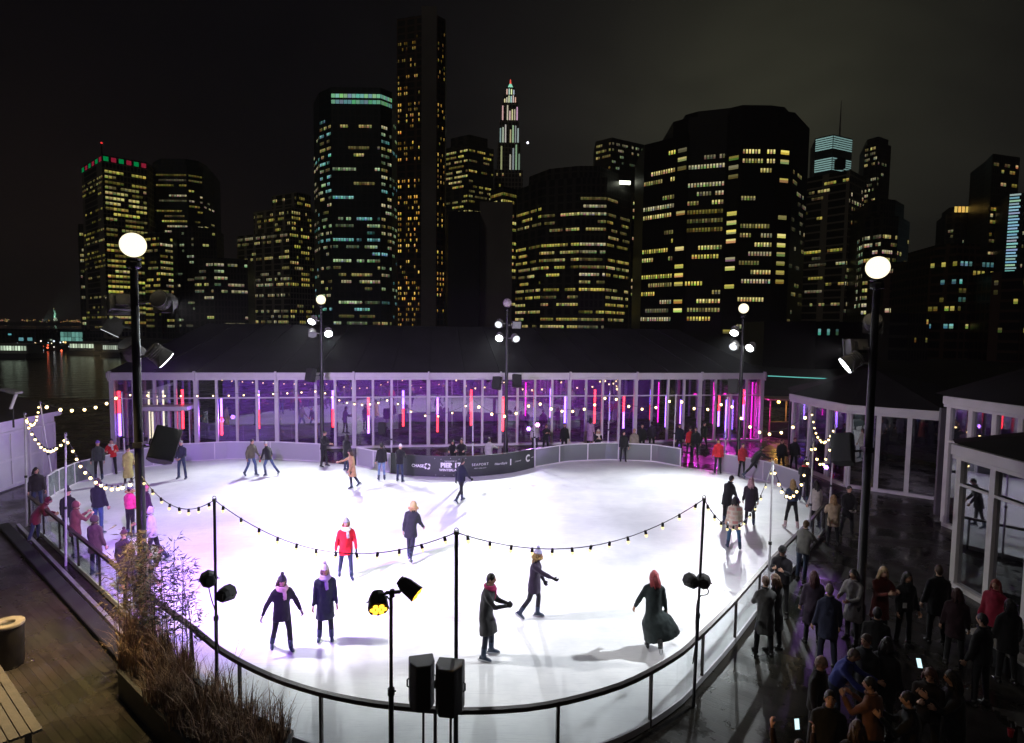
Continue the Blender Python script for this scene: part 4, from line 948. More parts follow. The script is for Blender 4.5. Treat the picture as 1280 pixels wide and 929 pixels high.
# the lit spire
D = 560; t = thing('spire_tower', (off_line(633, D).x, D, -1.2), 'slim stepped tower with a floodlit white crown and a red tip', 'tower', 'towers of the skyline')
def step(x0, x1, y0, y1, mat, dd=0, tp=None):
    a, b = off_line(x0, D+dd), off_line(x1, D+dd); z0 = ztop(633, y1, D); z1 = ztop(633, y0, D); w = (b-a).length
    mb = MB(); c = (a+b)/2+Vector((0, w/2, 0)); k = tp or 1
    lo = [c+Vector((sx_*w/2, sy_*w/2, z0)) for sx_, sy_ in ((-1, -1), (1, -1), (1, 1), (-1, 1))]; hi = [c+Vector((sx_*w/2*k, sy_*w/2*k, z1)) for sx_, sy_ in ((-1, -1), (1, -1), (1, 1), (-1, 1))]
    mb.rings([lo, hi]); mb.build('wall', mat, t); return a, b, z0, z1
runs = []
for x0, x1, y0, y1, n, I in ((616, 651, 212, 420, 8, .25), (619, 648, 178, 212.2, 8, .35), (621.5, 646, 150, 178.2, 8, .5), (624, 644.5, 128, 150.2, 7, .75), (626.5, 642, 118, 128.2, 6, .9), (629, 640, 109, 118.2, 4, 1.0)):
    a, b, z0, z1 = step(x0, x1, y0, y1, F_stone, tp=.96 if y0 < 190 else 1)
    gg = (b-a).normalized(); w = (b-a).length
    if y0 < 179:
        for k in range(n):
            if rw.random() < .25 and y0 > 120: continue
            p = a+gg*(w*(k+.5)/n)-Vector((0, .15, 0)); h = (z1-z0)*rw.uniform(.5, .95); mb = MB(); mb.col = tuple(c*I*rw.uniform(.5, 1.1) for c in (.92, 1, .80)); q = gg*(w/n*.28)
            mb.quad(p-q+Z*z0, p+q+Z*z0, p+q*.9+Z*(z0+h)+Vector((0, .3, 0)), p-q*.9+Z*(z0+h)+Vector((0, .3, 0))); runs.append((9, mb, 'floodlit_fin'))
    else: windows(t, a, b, z1, max(z0, 60), S(fh=5.5, pw=3.6, p=.5 if y0 < 200 else .3, run=(1, 2), cols=(Cr, Yl), I=.6, wf=.5), runs)
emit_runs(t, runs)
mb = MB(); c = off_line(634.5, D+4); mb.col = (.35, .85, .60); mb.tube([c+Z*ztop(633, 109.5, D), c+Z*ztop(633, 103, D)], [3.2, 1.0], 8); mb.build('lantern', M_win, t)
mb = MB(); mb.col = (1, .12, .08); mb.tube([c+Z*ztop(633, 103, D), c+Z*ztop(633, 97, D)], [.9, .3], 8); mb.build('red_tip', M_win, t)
c = off_line(656.5, 500); mb = MB(); mb.col = (3, 2.9, 3.4); mb.sph(c+Z*ztop(656, 178.5, 500), .9, 10, 8); o = mb.build('crane_light', M_win); tag(o, 'single bright white light hanging in the dark right of the lit spire', 'light')
# rounded yellow block
t, Pq, zt = tower('office_tower', 'broad dark tower of long yellow lit floors with a brilliant light at its top right', [(645, 318), (676, 298), (724, 290), (757, 290), (787, 308)], 226,
    [S(fh=4.0, pw=1.9, p=.4, run=(3, 9), cols=(Yl, Cr), I=.55, hf=.36, top=8, grow=(.7, 1.6)), S(fh=4.0, pw=1.9, p=.35, run=(3, 10), cols=(Yl, Cr), I=.55, hf=.36, top=8, grow=(.6, 2.2)), S(fh=4.0, pw=1.9, p=.5, run=(4, 10), cols=(Yl, Cr, Wh), I=.6, hf=.36, top=8, grow=(.9, 1.8)), S(fh=4.0, pw=1.9, p=.35, run=(3, 9), cols=(Yl, Cr), I=.5, hf=.36, top=8, grow=(.6, 1.7))], F_dark, 34, pref=1, crown=(.22, 6.5), cap=98)
mb = MB(); c = off_line(776, 300); g2 = Vector((1, .3, 0)).normalized(); mb.col = (3.2, 3.4, 2.6); mb.bar(c+Z*(ztop(776, 229, 300))-Vector((2.6, 1.5, 0)), c+Z*(ztop(776, 229, 300))+g2*2.8-Vector((0, 1.5, 0)), 1.0, 1.6); mb.build('sign_light', M_win, t)
tower('office_tower', 'tower rising behind between the two broad yellow lit blocks', [(742, 460), (762, 450), (806, 468)], 177, [S(fh=4.8, pw=2.6, p=.6, run=(2, 6), cols=(Yl, Cr), I=.55, hf=.4), S(fh=4.8, pw=2.6, p=.35, run=(1, 3), cols=(Gr, Wh), I=.25, hf=.4)], F_dark, 30)
tower('office_tower', 'narrow strip of orange lit floors squeezed left of the largest tower', [(788, 330), (804, 330)], 245, [S(fh=4.2, pw=2.0, p=.75, run=(2, 4), cols=((1, .75, .35), Cr), I=.55, hf=.4)], F_dark, 20)
# the largest tower
sp_ = dict(fh=3.95, wf=.58, hf=.44, k=.74, I=.85, cols=(Cr, Wh, Yl, Cr), mix=.12)
t, Pq, zt = tower('office_tower', 'largest and blackest tower, flat topped with rows of small square windows', [(838, 250), (857, 245), (905, 240), (924, 236), (967, 236), (988, 238), (1007, 256)], 142,
    [S(pw=1.55, p=.30, run=(5, 14), gap=3, top=16, full=(2, 24), grow=(.9, 1.1), rw=(4, 3, 4, 2), **sp_), S(pw=1.55, p=.26, run=(3, 16), gap=4, top=14, full=(7, ), rw=(4, 3, 4, 2), **sp_), S(pw=5.6, p=.5, run=(1, 1), gap=2, top=12, rw=(4, 2, 4, 2), **{**sp_, 'wf': .9}), S(pw=1.55, p=.30, run=(4, 12), gap=3, top=10, rw=(4, 3, 4, 2), full=(1, 2, 9), **sp_), S(pw=5.6, p=.45, run=(1, 1), gap=2, top=10, rw=(4, 2, 4, 2), **{**sp_, 'wf': .9}),
     S(fh=4.05, pw=3, p=.25, run=(1, 3), cols=(Wh, Cr), I=.2, hf=.4, top=20)], F_black, 40, pref=2, crown=(.18, 3), cap=98)
tower('', '', [(803, 258), (842, 247), (858, 243)], 171, [S(pw=1.55, p=.30, run=(5, 14), gap=3, top=4, full=(3,), rw=(4, 3, 4, 2), **sp_), S(pw=5.6, p=.45, run=(1, 1), gap=2, top=4, rw=(4, 2, 4, 2), **{**sp_, 'wf': .9})], F_black, 30, pref=1, parent=t, zb=-1.1, cap=40)
# right of it
t, Pq, zt = tower('glass_tower', 'distant tower with pale cyan striped crown fading into the low cloud', [(1014, 720), (1036, 705), (1060, 720)], 168, [None, None], F_glass, 40, pref=1)
for (A, B), kk in zip(zip(Pq, Pq[1:]), (1, .8)):
    g2 = (B-A).normalized(); nn = Vector((g2.y, -g2.x, 0)); l = (B-A).length
    for y in [0, 2.6, 5.2, 7.8, 10.4, 13, 25, 27.6, 30.2, 32.8, 35.4, 38]:
        zz = zt-2-y*.95; mb = MB(); mb.col = tuple(c*kk*.42 for c in (.55, .95, .90)); mb.quad(A+g2*.4+nn*.1+Z*(zz-.85), B-g2*.4+nn*.1+Z*(zz-.85), B-g2*.4+nn*.1+Z*(zz+.6), A+g2*.4+nn*.1+Z*(zz+.6)); mb.build('crown_light', M_win, t)
mb = MB(); c = off_line(1038, 725); mb.tube([c+Z*zt, c+Z*(zt+45)], [1.2, .3], 8); mb.build('spire', F_conc, t)
tower('office_tower', 'dark horizontally banded tower right of the largest one with a water tank on its roof', [(1000, 330), (1058, 310), (1077, 325)], 212, [S(fh=3.9, pw=2.2, p=.16, run=(1, 6), cols=(Cr, Wh, Yl), I=.45, hf=.4, top=3), S(fh=3.9, pw=2.0, p=.4, run=(1, 2), cols=(Wh, Cr), I=.5, top=3)], F_stone, 30, pref=1)
c = off_line(1040, 318); zz = ztop(1040, 211, 318); mb = MB(); mb.tube([c+Z*z for z in (zz, zz+4.5, zz+6)], [2.6, 2.6, .3], 12); o = mb.build('water_tank', F_black); tag(o, 'small round rooftop water tank on the banded tower', 'water tank')
tower('office_tower', 'slim tower with a column of lit windows, behind the rounded tower', [(1075, 480), (1092, 470), (1108, 480)], 182, [S(fh=4.4, pw=2.0, p=.6, run=(1, 3), cols=(Wh, Cr), I=.55, wf=.7, top=2, grow=(1.4, .4)), S(fh=4.4, pw=2.4, p=.08, run=(1, 2), cols=(Wh,), I=.3)], F_dark, 26, crown=(.2, 5))
tower('office_tower', 'rounded tower with curved lit floors behind the right lamp globe', [(1070, 300), (1078, 288), (1100, 280), (1120, 284), (1134, 298)], 268, [S(fh=3.9, pw=1.6, p=.4, run=(1, 2), cols=(Wh, Gr), I=.5, top=8), S(fh=3.9, pw=1.9, p=.55, run=(2, 6), cols=(Cr, Wh, Yl), I=.6, hf=.45, top=8, grow=(1.3, .7)), S(fh=3.9, pw=1.9, p=.5, run=(2, 5), cols=(Cr, Wh), I=.55, hf=.45, top=8, grow=(1.3, .8)), S(fh=3.9, pw=1.9, p=.2, run=(1, 3), cols=(Wh, Cr), I=.35, top=8)], F_dark, 28, pref=2, crown=(.2, 8))
tower('apartment_tower', 'mid height tower right of the right lamp globe with scattered pink and yellow windows', [(1104, 250), (1128, 246), (1156, 256)], 328, [S(fh=3.6, pw=2.4, p=.35, run=(1, 3), cols=(Cr, (1, .7, .5), Wh), I=.5), S(fh=3.6, pw=2.4, p=.22, run=(1, 2), cols=(Cr, Wh), I=.4)], F_brick, 22)
t, Pq, zt = tower('office_tower', 'tower with an orange lit crown standing alone in the right mist', [(1178, 420), (1196, 412), (1222, 424)], 268, [S(fh=4, pw=2.4, p=.16, run=(1, 2), cols=(Wh, Cr), I=.35, top=10), S(fh=4, pw=2.4, p=.16, run=(1, 3), cols=(Wh, Or), I=.4, top=10)], F_dark, 26, crown=(.22, 5.0))
for k in range(5):
    a = off_line(1184+4.6*k, 408); z0 = ztop(1184, 268, 412)+.6; mb = MB(); mb.col = (.9*rw.uniform(.7, 1.1), .55, .12); b = a+Vector((1.9, 0, 0)); mb.quad(a+Z*z0, b+Z*z0, b+Z*(z0+3.8), a+Z*(z0+3.8)); mb.build('crown_light', M_win, t)
tower('office_tower', 'tall dark tower with orange windows beside a cyan ladder of lights at the right edge', [(1226, 380), (1234, 365), (1268, 372)], 192, [None, S(fh=4.2, pw=3.2, p=.42, run=(1, 3), cols=(Or, Yl, (1, .7, .3)), I=.55, wf=.85, top=4, full=(0,), rw=(3, 3, 3, 2))], F_dark, 28, pref=1)
t, Pq, zt = tower('glass_tower', 'slim tower edged with a ladder of pale cyan bars at the far right', [(1255, 340), (1275, 336), (1300, 345)], 243, [None, S(fh=4, pw=2.5, p=.2, run=(1, 2), cols=(Wh,), I=.3)], F_glass, 22)
A, B = Pq[0], Pq[1]; g2 = (B-A).normalized(); nn = Vector((g2.y, -g2.x, 0))
for k in range(26):
    zz = zt-1-k*1.65; mb = MB(); mb.col = tuple(c*rw.uniform(.35, .7) for c in (.50, .95, 1)); mb.quad(A+g2*.6+nn*.1+Z*zz, B-g2*(1.5+.6*(k % 2))+nn*.1+Z*zz, B-g2*(1.5+.6*(k % 2))+nn*.1+Z*(zz+.9), A+g2*.6+nn*.1+Z*(zz+.9)); mb.build('light_bar', M_win, t)
tower('apartment_block', 'broad low brick block with sparse warm windows, in front at the right', [(1160, 215), (1196, 206), (1242, 210)], 316, [S(fh=3.4, pw=2.6, p=.24, run=(1, 2), cols=(Yl, Te, Cr), I=.5, wf=.7), S(fh=3.4, pw=2.6, p=.26, run=(1, 3), cols=(Yl, Te, Cr), I=.5, wf=.6)], F_brick, 30, crown=(.3, 4), pref=1)
tower('apartment_block', 'low brick block with yellow windows cut by the right edge of the picture', [(1238, 196), (1276, 190), (1310, 196)], 338, [S(fh=3.4, pw=2.4, p=.16, run=(1, 2), cols=(Yl, Cr), I=.4, wf=.6), S(fh=3.4, pw=2.4, p=.25, run=(1, 3), cols=(Yl, Or), I=.4, wf=.6)], F_brick, 30, pref=1)
tower('apartment_block', 'low dark block with small lit windows just right of the right lamp post', [(1100, 190), (1135, 184), (1162, 190)], 392, [S(fh=3.2, pw=2.2, p=.3, run=(1, 2), cols=(Yl, Wh), I=.4, wf=.6, top=1), S(fh=3.2, pw=2.2, p=.2, run=(1, 2), cols=(Yl,), I=.35, wf=.6, top=1)], F_dark, 30)
tower('office_block', 'low dark hall behind the pavilion roof left of the right lamp post', [(955, 150), (1020, 140), (1092, 150)], 402, [None, S(fh=3.2, pw=2.2, p=.07, run=(1, 1), cols=(Te,), I=.35, wf=.6, top=1)], F_black, 20)
# ------------------------------------------------------------------ river side: statue, terminal, ferries, lights
D = 3500; c = off_line(70, D)
st = thing('statue', (c.x, c.y, 14), 'tiny green floodlit robed statue on its pedestal on the horizon', 'statue')
E_stat = pbr('statue_copper', (.25, .45, .36), .7)
M_ped = pbr('pedestal_stone', (.4, .36, .3), .8)
zp = 24; mb = MB(); mb.tube([Vector((c.x, c.y, z)) for z in (10, 16, 16.5, 42)], [26, 24, 13, 9], 4); mb.build('pedestal', M_ped, st)
mb = MB(); mb.tube([Vector((c.x, c.y, z)) for z in (42, 50, 65, 74, 77, 80, 84)], [8, 7.5, 6, 6.5, 2.2, 3, 2], 10); mb.tube([Vector((c.x-4, c.y, 73)), Vector((c.x-8, c.y, 84)), Vector((c.x-9, c.y, 93))], [2.2, 1.8, 1.3], 8)
mb.tube([Vector((c.x+4, c.y, 72)), Vector((c.x+7, c.y-3, 64)), Vector((c.x+5, c.y-5, 60))], [2.4, 2, 1.5], 8); mb.build('robed_figure', E_stat, st, smooth=True)
mb = MB(); mb.col = (1, .8, .4); mb.sph((c.x-9, c.y, 95), 2.4, 8, 6); mb.build('torch', M_win, st)
lamp('statue_floodlight', 'SPOT', (c.x-25, c.y-70, 20), (.75, 1, .85), 1.6e6, (c.x, c.y, 64), 60, .5, 2)
D = 300; a, b = off_line(75, D), off_line(103, D); z0, z1 = ztop(89, 428, D), ztop(89, 415, D)
t = thing('ferry_terminal', (a.x, a.y, -1.2), 'teal lit glass ferry terminal at the foot of the left towers', 'terminal')
mb = MB(); mb.prism([(a.x-1, a.y+.2), (b.x+1, b.y+.2), (b.x+1, b.y+14), (a.x-1, a.y+14)], -1.2, z1+.6); mb.build('wall', F_dark, t)
for k in range(6):
    for j in range(2):
        mb = MB(); i_ = rw.uniform(.12, .38); mb.col = (.40*i_, i_, .85*i_); w = (b-a)/6; h = (z1-z0)/2; mb.quad(a+w*k+w*.06+Z*(z0+h*j+.1), a+w*(k+1)-w*.06+Z*(z0+h*j+.1), a+w*(k+1)-w*.06+Z*(z0+h*(j+1)-.1), a+w*k+w*.06+Z*(z0+h*(j+1)-.1)); mb.build('window', M_win, t)
mb = MB(); mb.bar(a-Vector((3, 1, 0))+Z*(z1+1), b+Vector((3, -1, 0))+Z*(z1+1), 4, .8); mb.build('roof', F_dark, t)
def low_building(px0, px1, D, y0, label, win):
    a, b = off_line(px0, D), off_line(px1, D); zt_ = ztop(px0, y0, D); t = thing('waterfront_building', (a.x, a.y, -1.2), label, 'building', 'low waterfront buildings')
    mb = MB(); mb.prism([(a.x, a.y), (b.x, b.y), (b.x, b.y+15), (a.x, a.y+15)], -4, zt_); mb.build('wall', F_dark, t)
    mb = MB(); mb.prism([(a.x-.5, a.y-.5), (b.x+.5, b.y-.5), (b.x+.5, b.y+15.5), (a.x-.5, a.y+15.5)], zt_+.01, zt_+.5); mb.build('roof', F_dark, t)
    for (x, y, w, h, col) in win:
        p = off_line(x, D); p.y -= .08; z = ztop(x, y, D); ww = w*D/FPX; hh = h*D/FPX
        mb = MB(); mb.col = col; mb.quad(p+Z*(z-hh), p+Vector((ww, 0, -hh+z)), p+Vector((ww, 0, z)), p+Z*z); mb.build('window', M_win, t)
low_building(-30, 44, 320, 412, 'long dark waterfront shed with two cyan windows at the far left', ((23, 422, 6, 4, (.10, .28, .32)), (34, 422, 6, 4, (.10, .28, .30)), (50-40, 417, 4, 2, (.1, .4, .45))))
low_building(44.5, 72, 330, 416, 'low waterfront building with one thin white window, left of the teal terminal', ((49, 422, 6, 1.6, (.5, .6, .5)), (62, 424, 3, 2, (.2, .25, .2))))
low_building(104, 150, 290, 424, 'dark low waterfront building under the red and green crowned tower', ((118, 431, 3, 3, (.4, .35, .25)), (130, 430, 3, 2.5, (.5, .3, .15))))
# floating ferry and piers
def boat(px0, px1, D, y, h, label, col):
    a, b = off_line(px0, D), off_line(px1, D); z0 = -3; z1 = ztop(px0, y, D); t = thing('ferry', (a.x, a.y, -3), label, 'ferry', 'ferries and landing stages')
    Lb = b-a; mb = MB(); mb.rings([[Vector((p.x, p.y+w, zz)) for p, w in ((a, 0), (b-Lb*.06, 0), (b+Lb*.02, 4), (b-Lb*.06, 8), (a, 8))] for zz in (-3.3, -1.6)]); mb.build('hull', pbr('hull_paint', (.2, .2, .2), .5), t)
    mb = MB(); mb.bar(a+Lb*.02+Vector((0, 4, -.3)), b-Lb*.08+Vector((0, 4, -.3)), 6, 2.4, up=Z); mb.build('cabin', pbr('cabin_white', (.6, .6, .58), .5), t)
    mb = MB(); mb.bar(a+Vector((0, 4, 1.15)), b-Lb*.05+Vector((0, 4, 1.15)), 7.5, .25, up=Z); mb.build('roof_deck', pbr('cabin_white', (.6, .6, .58), .5), t)
    n = 9
    for k in range(n):
        mb = MB(); i_ = rw.uniform(.4, 1.0); mb.col = tuple(c*i_ for c in col); p = a+Lb*(.05+.85*k/n)+Vector((0, .97, -.7)); q = p+Lb*(.85/n*.75); mb.quad(p, q, q+Z*1.3, p+Z*1.3); mb.build('window', M_win, t)
    return t
boat(-6, 33, 175, 452, 8, 'white lit ferry moored at the far left edge of the water', (.80, 1, .75))
boat(82, 118, 200, 452, 8, 'pale lit landing stage moored left of the long pavilion roof', (.75, .9, .65))
boat(124, 150, 190, 452, 8, 'dim lit boat moored just behind the left end of the long pavilion', (.6, .7, .55))
mb = MB()
for k in range(130):
    px = rw.choice((rw.uniform(40, 66), rw.uniform(66, 95), rw.uniform(0, 160))); D = rw.uniform(225, 275); c = off_line(px, D); py = rw.gauss(436, 3.5)
    if rw.random() < .35: py = rw.uniform(425, 445)
    mb.col = rw.choice(((2, 1.8, 1.2), (2.2, 2, 1.8), (2.4, .35, .15), (1.2, 1.4, 1.6), (1.5, .9, .3))); c.z = ztop(px, py, D); mb.sph(c, rw.uniform(.16, .42), 6, 4)
o = mb.build('harbour_lights', M_win); o['kind'] = 'stuff'
mb = MB()
for k in range(60):
    px = rw.choice((rw.uniform(0, 12), rw.uniform(28, 62), rw.uniform(75, 102))); c = off_line(px, 3350); c.z = 16+rw.uniform(0, 14); mb.col = tuple(v*rw.uniform(.4, 1) for v in (1.2, .75, .3)); mb.sph(c, rw.uniform(2, 4), 6, 4)
o = mb.build('far_shore_lights', M_win); o['kind'] = 'stuff'
# ------------------------------------------------------------------ people
PENDING = []          # (object, voxel, smooth iterations, wrinkle, extra MB, extra mats)
def remesh_later(o, vox, it=3, wr=0.0, extra=None, mats=None): PENDING.append((o, vox, it, wr, extra, mats))
def head_mb(M, hat_in=0):
    """a head with brow, nose, cheeks, chin, ears; local -Y is forward, origin at the head's centre"""
    mb = MB(); n, m = 26, 20; a, b, c = .073, .092, .116
    def surf(th, ph):
        d = Vector((math.sin(th)*math.sin(ph), -math.sin(th)*math.cos(ph), math.cos(th)))
        x, y, z = d.x*a, d.y*b, d.z*c
        if d.z < 0: k = (-d.z)**1.4; x *= 1-.30*k; y *= 1-.12*k
        if d.y < 0:
            f = -d.y
            y -= .026*f*math.exp(-(d.x/.17)**2-((d.z+.12)/.20)**2)
            y -= .008*f*math.exp(-(d.x/.5)**2-((d.z-.28)/.10)**2)
            y += .011*f*math.exp(-((abs(d.x)-.40)/.17)**2-((d.z-.08)/.11)**2)
            y -= .007*f*math.exp(-(d.x/.26)**2-((d.z+.46)/.09)**2)
            y -= .010*f*math.exp(-(d.x/.28)**2-((d.z+.82)/.16)**2)
        return Vector((x, y, z))
    vs = [surf(0, 0)]; fs = []
    for i in range(1, m):
        for j in range(n): vs.append(surf(math.pi*i/m, 2*math.pi*j/n))
    vs.append(surf(math.pi, 0))
    for j in range(n): fs.append((0, 1+j, 1+(j+1) % n))
    for i in range(m-2):
        for j in range(n): fs.append((1+i*n+j, 1+i*n+(j+1) % n, 1+(i+1)*n+(j+1) % n, 1+(i+1)*n+j))
    l = len(vs)-1
    for j in range(n): fs.append((l, 1+(m-2)*n+(j+1) % n, 1+(m-2)*n+j))
    mb.add(vs, fs)
    for s in (-1, 1):
        mb.sph((s*.074, .008, -.004), (.012, .022, .032), 8, 6)
    mb.mi = 1
    for s in (-1, 1): mb.sph((s*.031, -.078, .012), (.013, .007, .008), 8, 6); mb.tube([(s*.016, -.092, .030), (s*.032, -.090, .034), (s*.048, -.080, .029)], .0045, 5)
    mb.mi = 2; mb.sph((0, -.0865, -.052), (.024, .009, .0085), 10, 6)
    return mb.xf(M)
def hair_mb(M, style, rnd):
    mb = MB(); n, m = 24, 16
    big = style in ('long', 'bob', 'wind')
    k = 1.12 if big else 1.07
    def P(th, ph, e=1):
        d = Vector((math.sin(th)*math.sin(ph), -math.sin(th)*math.cos(ph), math.cos(th))); q = 1+.035*noise.noise(d*5+Vector((rnd, 0, 0)))
        return Vector((d.x*.075*k*q*1.02*e, d.y*.093*k*q*e+.006, d.z*.117*k*q*e+.004))
    outer = []; inner = []
    for j in range(n):
        ph = 2*math.pi*j/n; back = (1-math.cos(ph))/2
        low = R(62)+R(78 if not big else 92)*back**.8
        if abs(math.sin(ph)) > .75 and not big: low = min(low, R(100))
        outer.append([P(low*i/m, ph) for i in range(m+1)]); inner.append([P(low*i/m, ph, .88) for i in range(m+1)])
    vs = []; fs = []
    for j in range(n): vs += outer[j]
    for j in range(n): vs += inner[j]
    w = m+1
    for j in range(n):
        j2 = (j+1) % n
        for i in range(m): fs.append((j*w+i, j*w+i+1, j2*w+i+1, j2*w+i))
        fs.append((j*w+m, n*w+j*w+m, n*w+j2*w+m, j2*w+m))
    mb.add(vs, fs)
    rg = random.Random(int(rnd*1000))
    if big:
        L_ = {'long': .34, 'bob': .20, 'wind': .34}[style]
        for i in range(34):
            ph = rg.uniform(R(75), R(285)); st = P(R(rg.uniform(55, 95)), ph, .96); bk = (1-math.cos(ph))/2
            dx = st.x*1.25; ln = L_*rg.uniform(.75, 1.1); wv = rg.uniform(-.02, .02)
            ex = -.10*rg.random() if style == 'wind' else 0
            pts = [st, st+Vector((dx*.12, .012*bk, -ln*.3)), st+Vector((dx*.22+wv+ex*.5, .02*bk+.012, -ln*.65)), st+Vector((dx*.18+wv*1.6+ex, .035*bk+.01, -ln))]
            mb.tube(pts, [.02, .022, .018, .005], 6)
    if style == 'bun': mb.sph((0, .10, .05), .042, 10, 8)
    return mb.xf(M)
def hat_mb(M, kind):
    mb = MB(); n, m = 24, 12
    if kind == 'beanie' or kind == 'pom':
        rs = []
        for i in range(m+1):
            th = R(4)+R(80)*i/m; z = .128*math.cos(th)*1.16+.012; r = math.sin(th)
            rs.append([Vector((.086*r*math.sin(2*math.pi*j/n)*(1+.02*(j % 2)), -.104*r*math.cos(2*math.pi*j/n)*(1+.02*(j % 2))+.008, z)) for j in range(n)])
        mb.rings(rs)
        mb.torus((0, .012, .050), .092, .016, 24, 8, None, .92, 1.10)
        if kind == 'pom':
            mb.sph((0, .01, .185), .045, 12, 9)
    elif kind == 'cap':
        rs = []
        for i in range(m+1):
            th = R(4)+R(80)*i/m; r = math.sin(th); rs.append([Vector((.083*r*math.sin(2*math.pi*j/n), -.100*r*math.cos(2*math.pi*j/n)+.006, .128*math.cos(th)+.02)) for j in range(n)])
        mb.rings(rs)
        mb.rings([[Vector((x, y, z+dz)) for x, y in [(-.07, -.07), (-.05, -.15), (0, -.175), (.05, -.15), (.07, -.07)]] for z, dz in ((.045, 0), (.045, .01))])
    elif kind == 'brim':
        mb.tube([(0, .0, .02), (0, 0, .10), (0, 0, .15), (0, 0, .155)], [.092, .088, .07, .02], 20); mb.tube([(0, 0, .035), (0, 0, .045)], [.16, .155], 24)
    elif kind == 'hood':
        rs = []
        for i in range(m+1):
            th = R(6)+R(112)*i/m; r = math.sin(th)
            rs.append([Vector((.110*r*math.sin(2*math.pi*j/n), .115*r*max(-.5, -math.cos(2*math.pi*j/n))+.03, .145*math.cos(th)+.0)) for j in range(n)])
        mb.rings(rs)
    return mb.xf(M)
def fur_mb(M, rr, rz, rnd):
    rg = random.Random(rnd); mb = MB()
    for k in range(120):
        a = rg.uniform(0, 2*math.pi); p = Vector((math.cos(a)*rr, math.sin(a)*rr*.9+.02, rz+rg.uniform(-.02, .02))); d = (Vector((math.cos(a), math.sin(a), rg.uniform(-.3, 1.0)))).normalized()
        mb.tube([p-d*.02, p+d*.025, p+d*.055], [.018, .014, .002], 5)
    return mb.xf(M)
def hand_mb(p, d, palm, side, glove=1.0, closed=.55):
    """hand at wrist p, pointing along d; palm normal; five fingers of unequal length"""
    d = d.normalized(); pn = (palm-d*palm.dot(d))
    if pn.length < 1e-4: pn = d.orthogonal()
    pn.normalize(); x = d.cross(pn)*side; mb = MB()
    mb.tube([p-d*.02, p+d*.015, p+d*.055, p+d*.085], [(.026*glove, .020*glove), (.034*glove, .020*glove), (.042*glove, .018*glove), (.040*glove, .014*glove)], 10, ref=x)
    for k, (o, l) in enumerate(((-.029, .066), (-.010, .078), (.010, .074), (.029, .058))):
        b = p+d*.078+x*o; c1 = R(18+30*closed); c2 = R(45+70*closed); seg = l*.5
        q = b+(d*math.cos(c1)+pn*math.sin(c1)+x*o*1.2)*seg; r = q+(d*math.cos(c2)+pn*math.sin(c2))*seg
        mb.tube([b-d*.01, b, q, r], [.0095*glove, .0098*glove, .009*glove, .006*glove], 6)
    b = p+d*.022-x*.032; q = b+(d*.55-x*.7+pn*.35).normalized()*.038; r = q+(d*.85-x*.15+pn*.5).normalized()*.032
    mb.tube([b+x*.012, b, q, r], [.013*glove, .0135*glove, .011*glove, .007*glove], 6)
    return mb
def rx(v, a): c, s = math.cos(a), math.sin(a); return Vector((v.x, v.y*c-v.z*s, v.y*s+v.z*c))
POSE = {  # legs: (forward, spread, knee) right/left; arms: (forward, out, elbow, inward) right/left; lean forward, side
 'stand': dict(ll=(2, 4, 3), rl=(-2, 4, 3), la=(6, 10, 14, 0), ra=(4, 10, 14, 0), lean=1),
 'walk': dict(ll=(20, 3, 14), rl=(-16, 3, 24), la=(-18, 10, 22, 0), ra=(20, 10, 26, 0), lean=5),
 'glide': dict(ll=(22, 4, 22), rl=(-6, 6, 26), la=(12, 14, 30, 8), ra=(-8, 16, 26, 4), lean=7),
 'stride': dict(ll=(24, 4, 40), rl=(-22, 14, 18), la=(-12, 30, 16, 0), ra=(18, 34, 20, 0), lean=14),
 'arms': dict(ll=(20, 6, 18), rl=(-4, 8, 22), la=(4, 26, 14, 0), ra=(-4, 30, 14, 0), lean=7),
 'front': dict(ll=(13, 5, 14), rl=(3, 5, 9), la=(30, 6, 55, 25), ra=(34, 6, 60, 25), lean=6),
 'clasp': dict(ll=(2, 8, 5), rl=(-2, 8, 5), la=(18, 10, 38, 42), ra=(18, 10, 38, 42), lean=1),
 'reachR': dict(ll=(12, 4, 16), rl=(-14, 4, 18), la=(8, 10, 20, 0), ra=(62, 12, 14, 0), lean=5),
 'reachL': dict(ll=(12, 4, 16), rl=(-14, 4, 18), la=(62, 12, 14, 0), ra=(8, 10, 20, 0), lean=5),
 'phone': dict(ll=(3, 5, 3), rl=(-3, 5, 3), la=(26, 8, 96, 30), ra=(28, 8, 98, 30), lean=5),
 'leanrail': dict(ll=(4, 5, 2), rl=(-10, 5, 6), la=(48, 14, 44, 22), ra=(48, 14, 44, 22), lean=24),
 'bend': dict(ll=(4, 8, 8), rl=(-8, 8, 8), la=(55, 14, 22, 10), ra=(50, 14, 22, 10), lean=36),
 'push': dict(ll=(34, 4, 26), rl=(-44, 8, 6), la=(64, 10, 14, 0), ra=(58, 10, 14, 0), lean=34),
 'raise': dict(ll=(3, 5, 3), rl=(-3, 5, 3), la=(8, 12, 20, 0), ra=(105, 14, 60, 10), lean=2),
 'cape': dict(ll=(8, 2, 12), rl=(-16, 3, 40), la=(4, 28, 8, 0), ra=(2, 14, 10, 0), lean=4),
 'hold2': dict(ll=(3, 5, 3), rl=(-3, 5, 3), la=(42, 8, 84, 30), ra=(40, 8, 80, 30), lean=4),
}
nperson = [0]
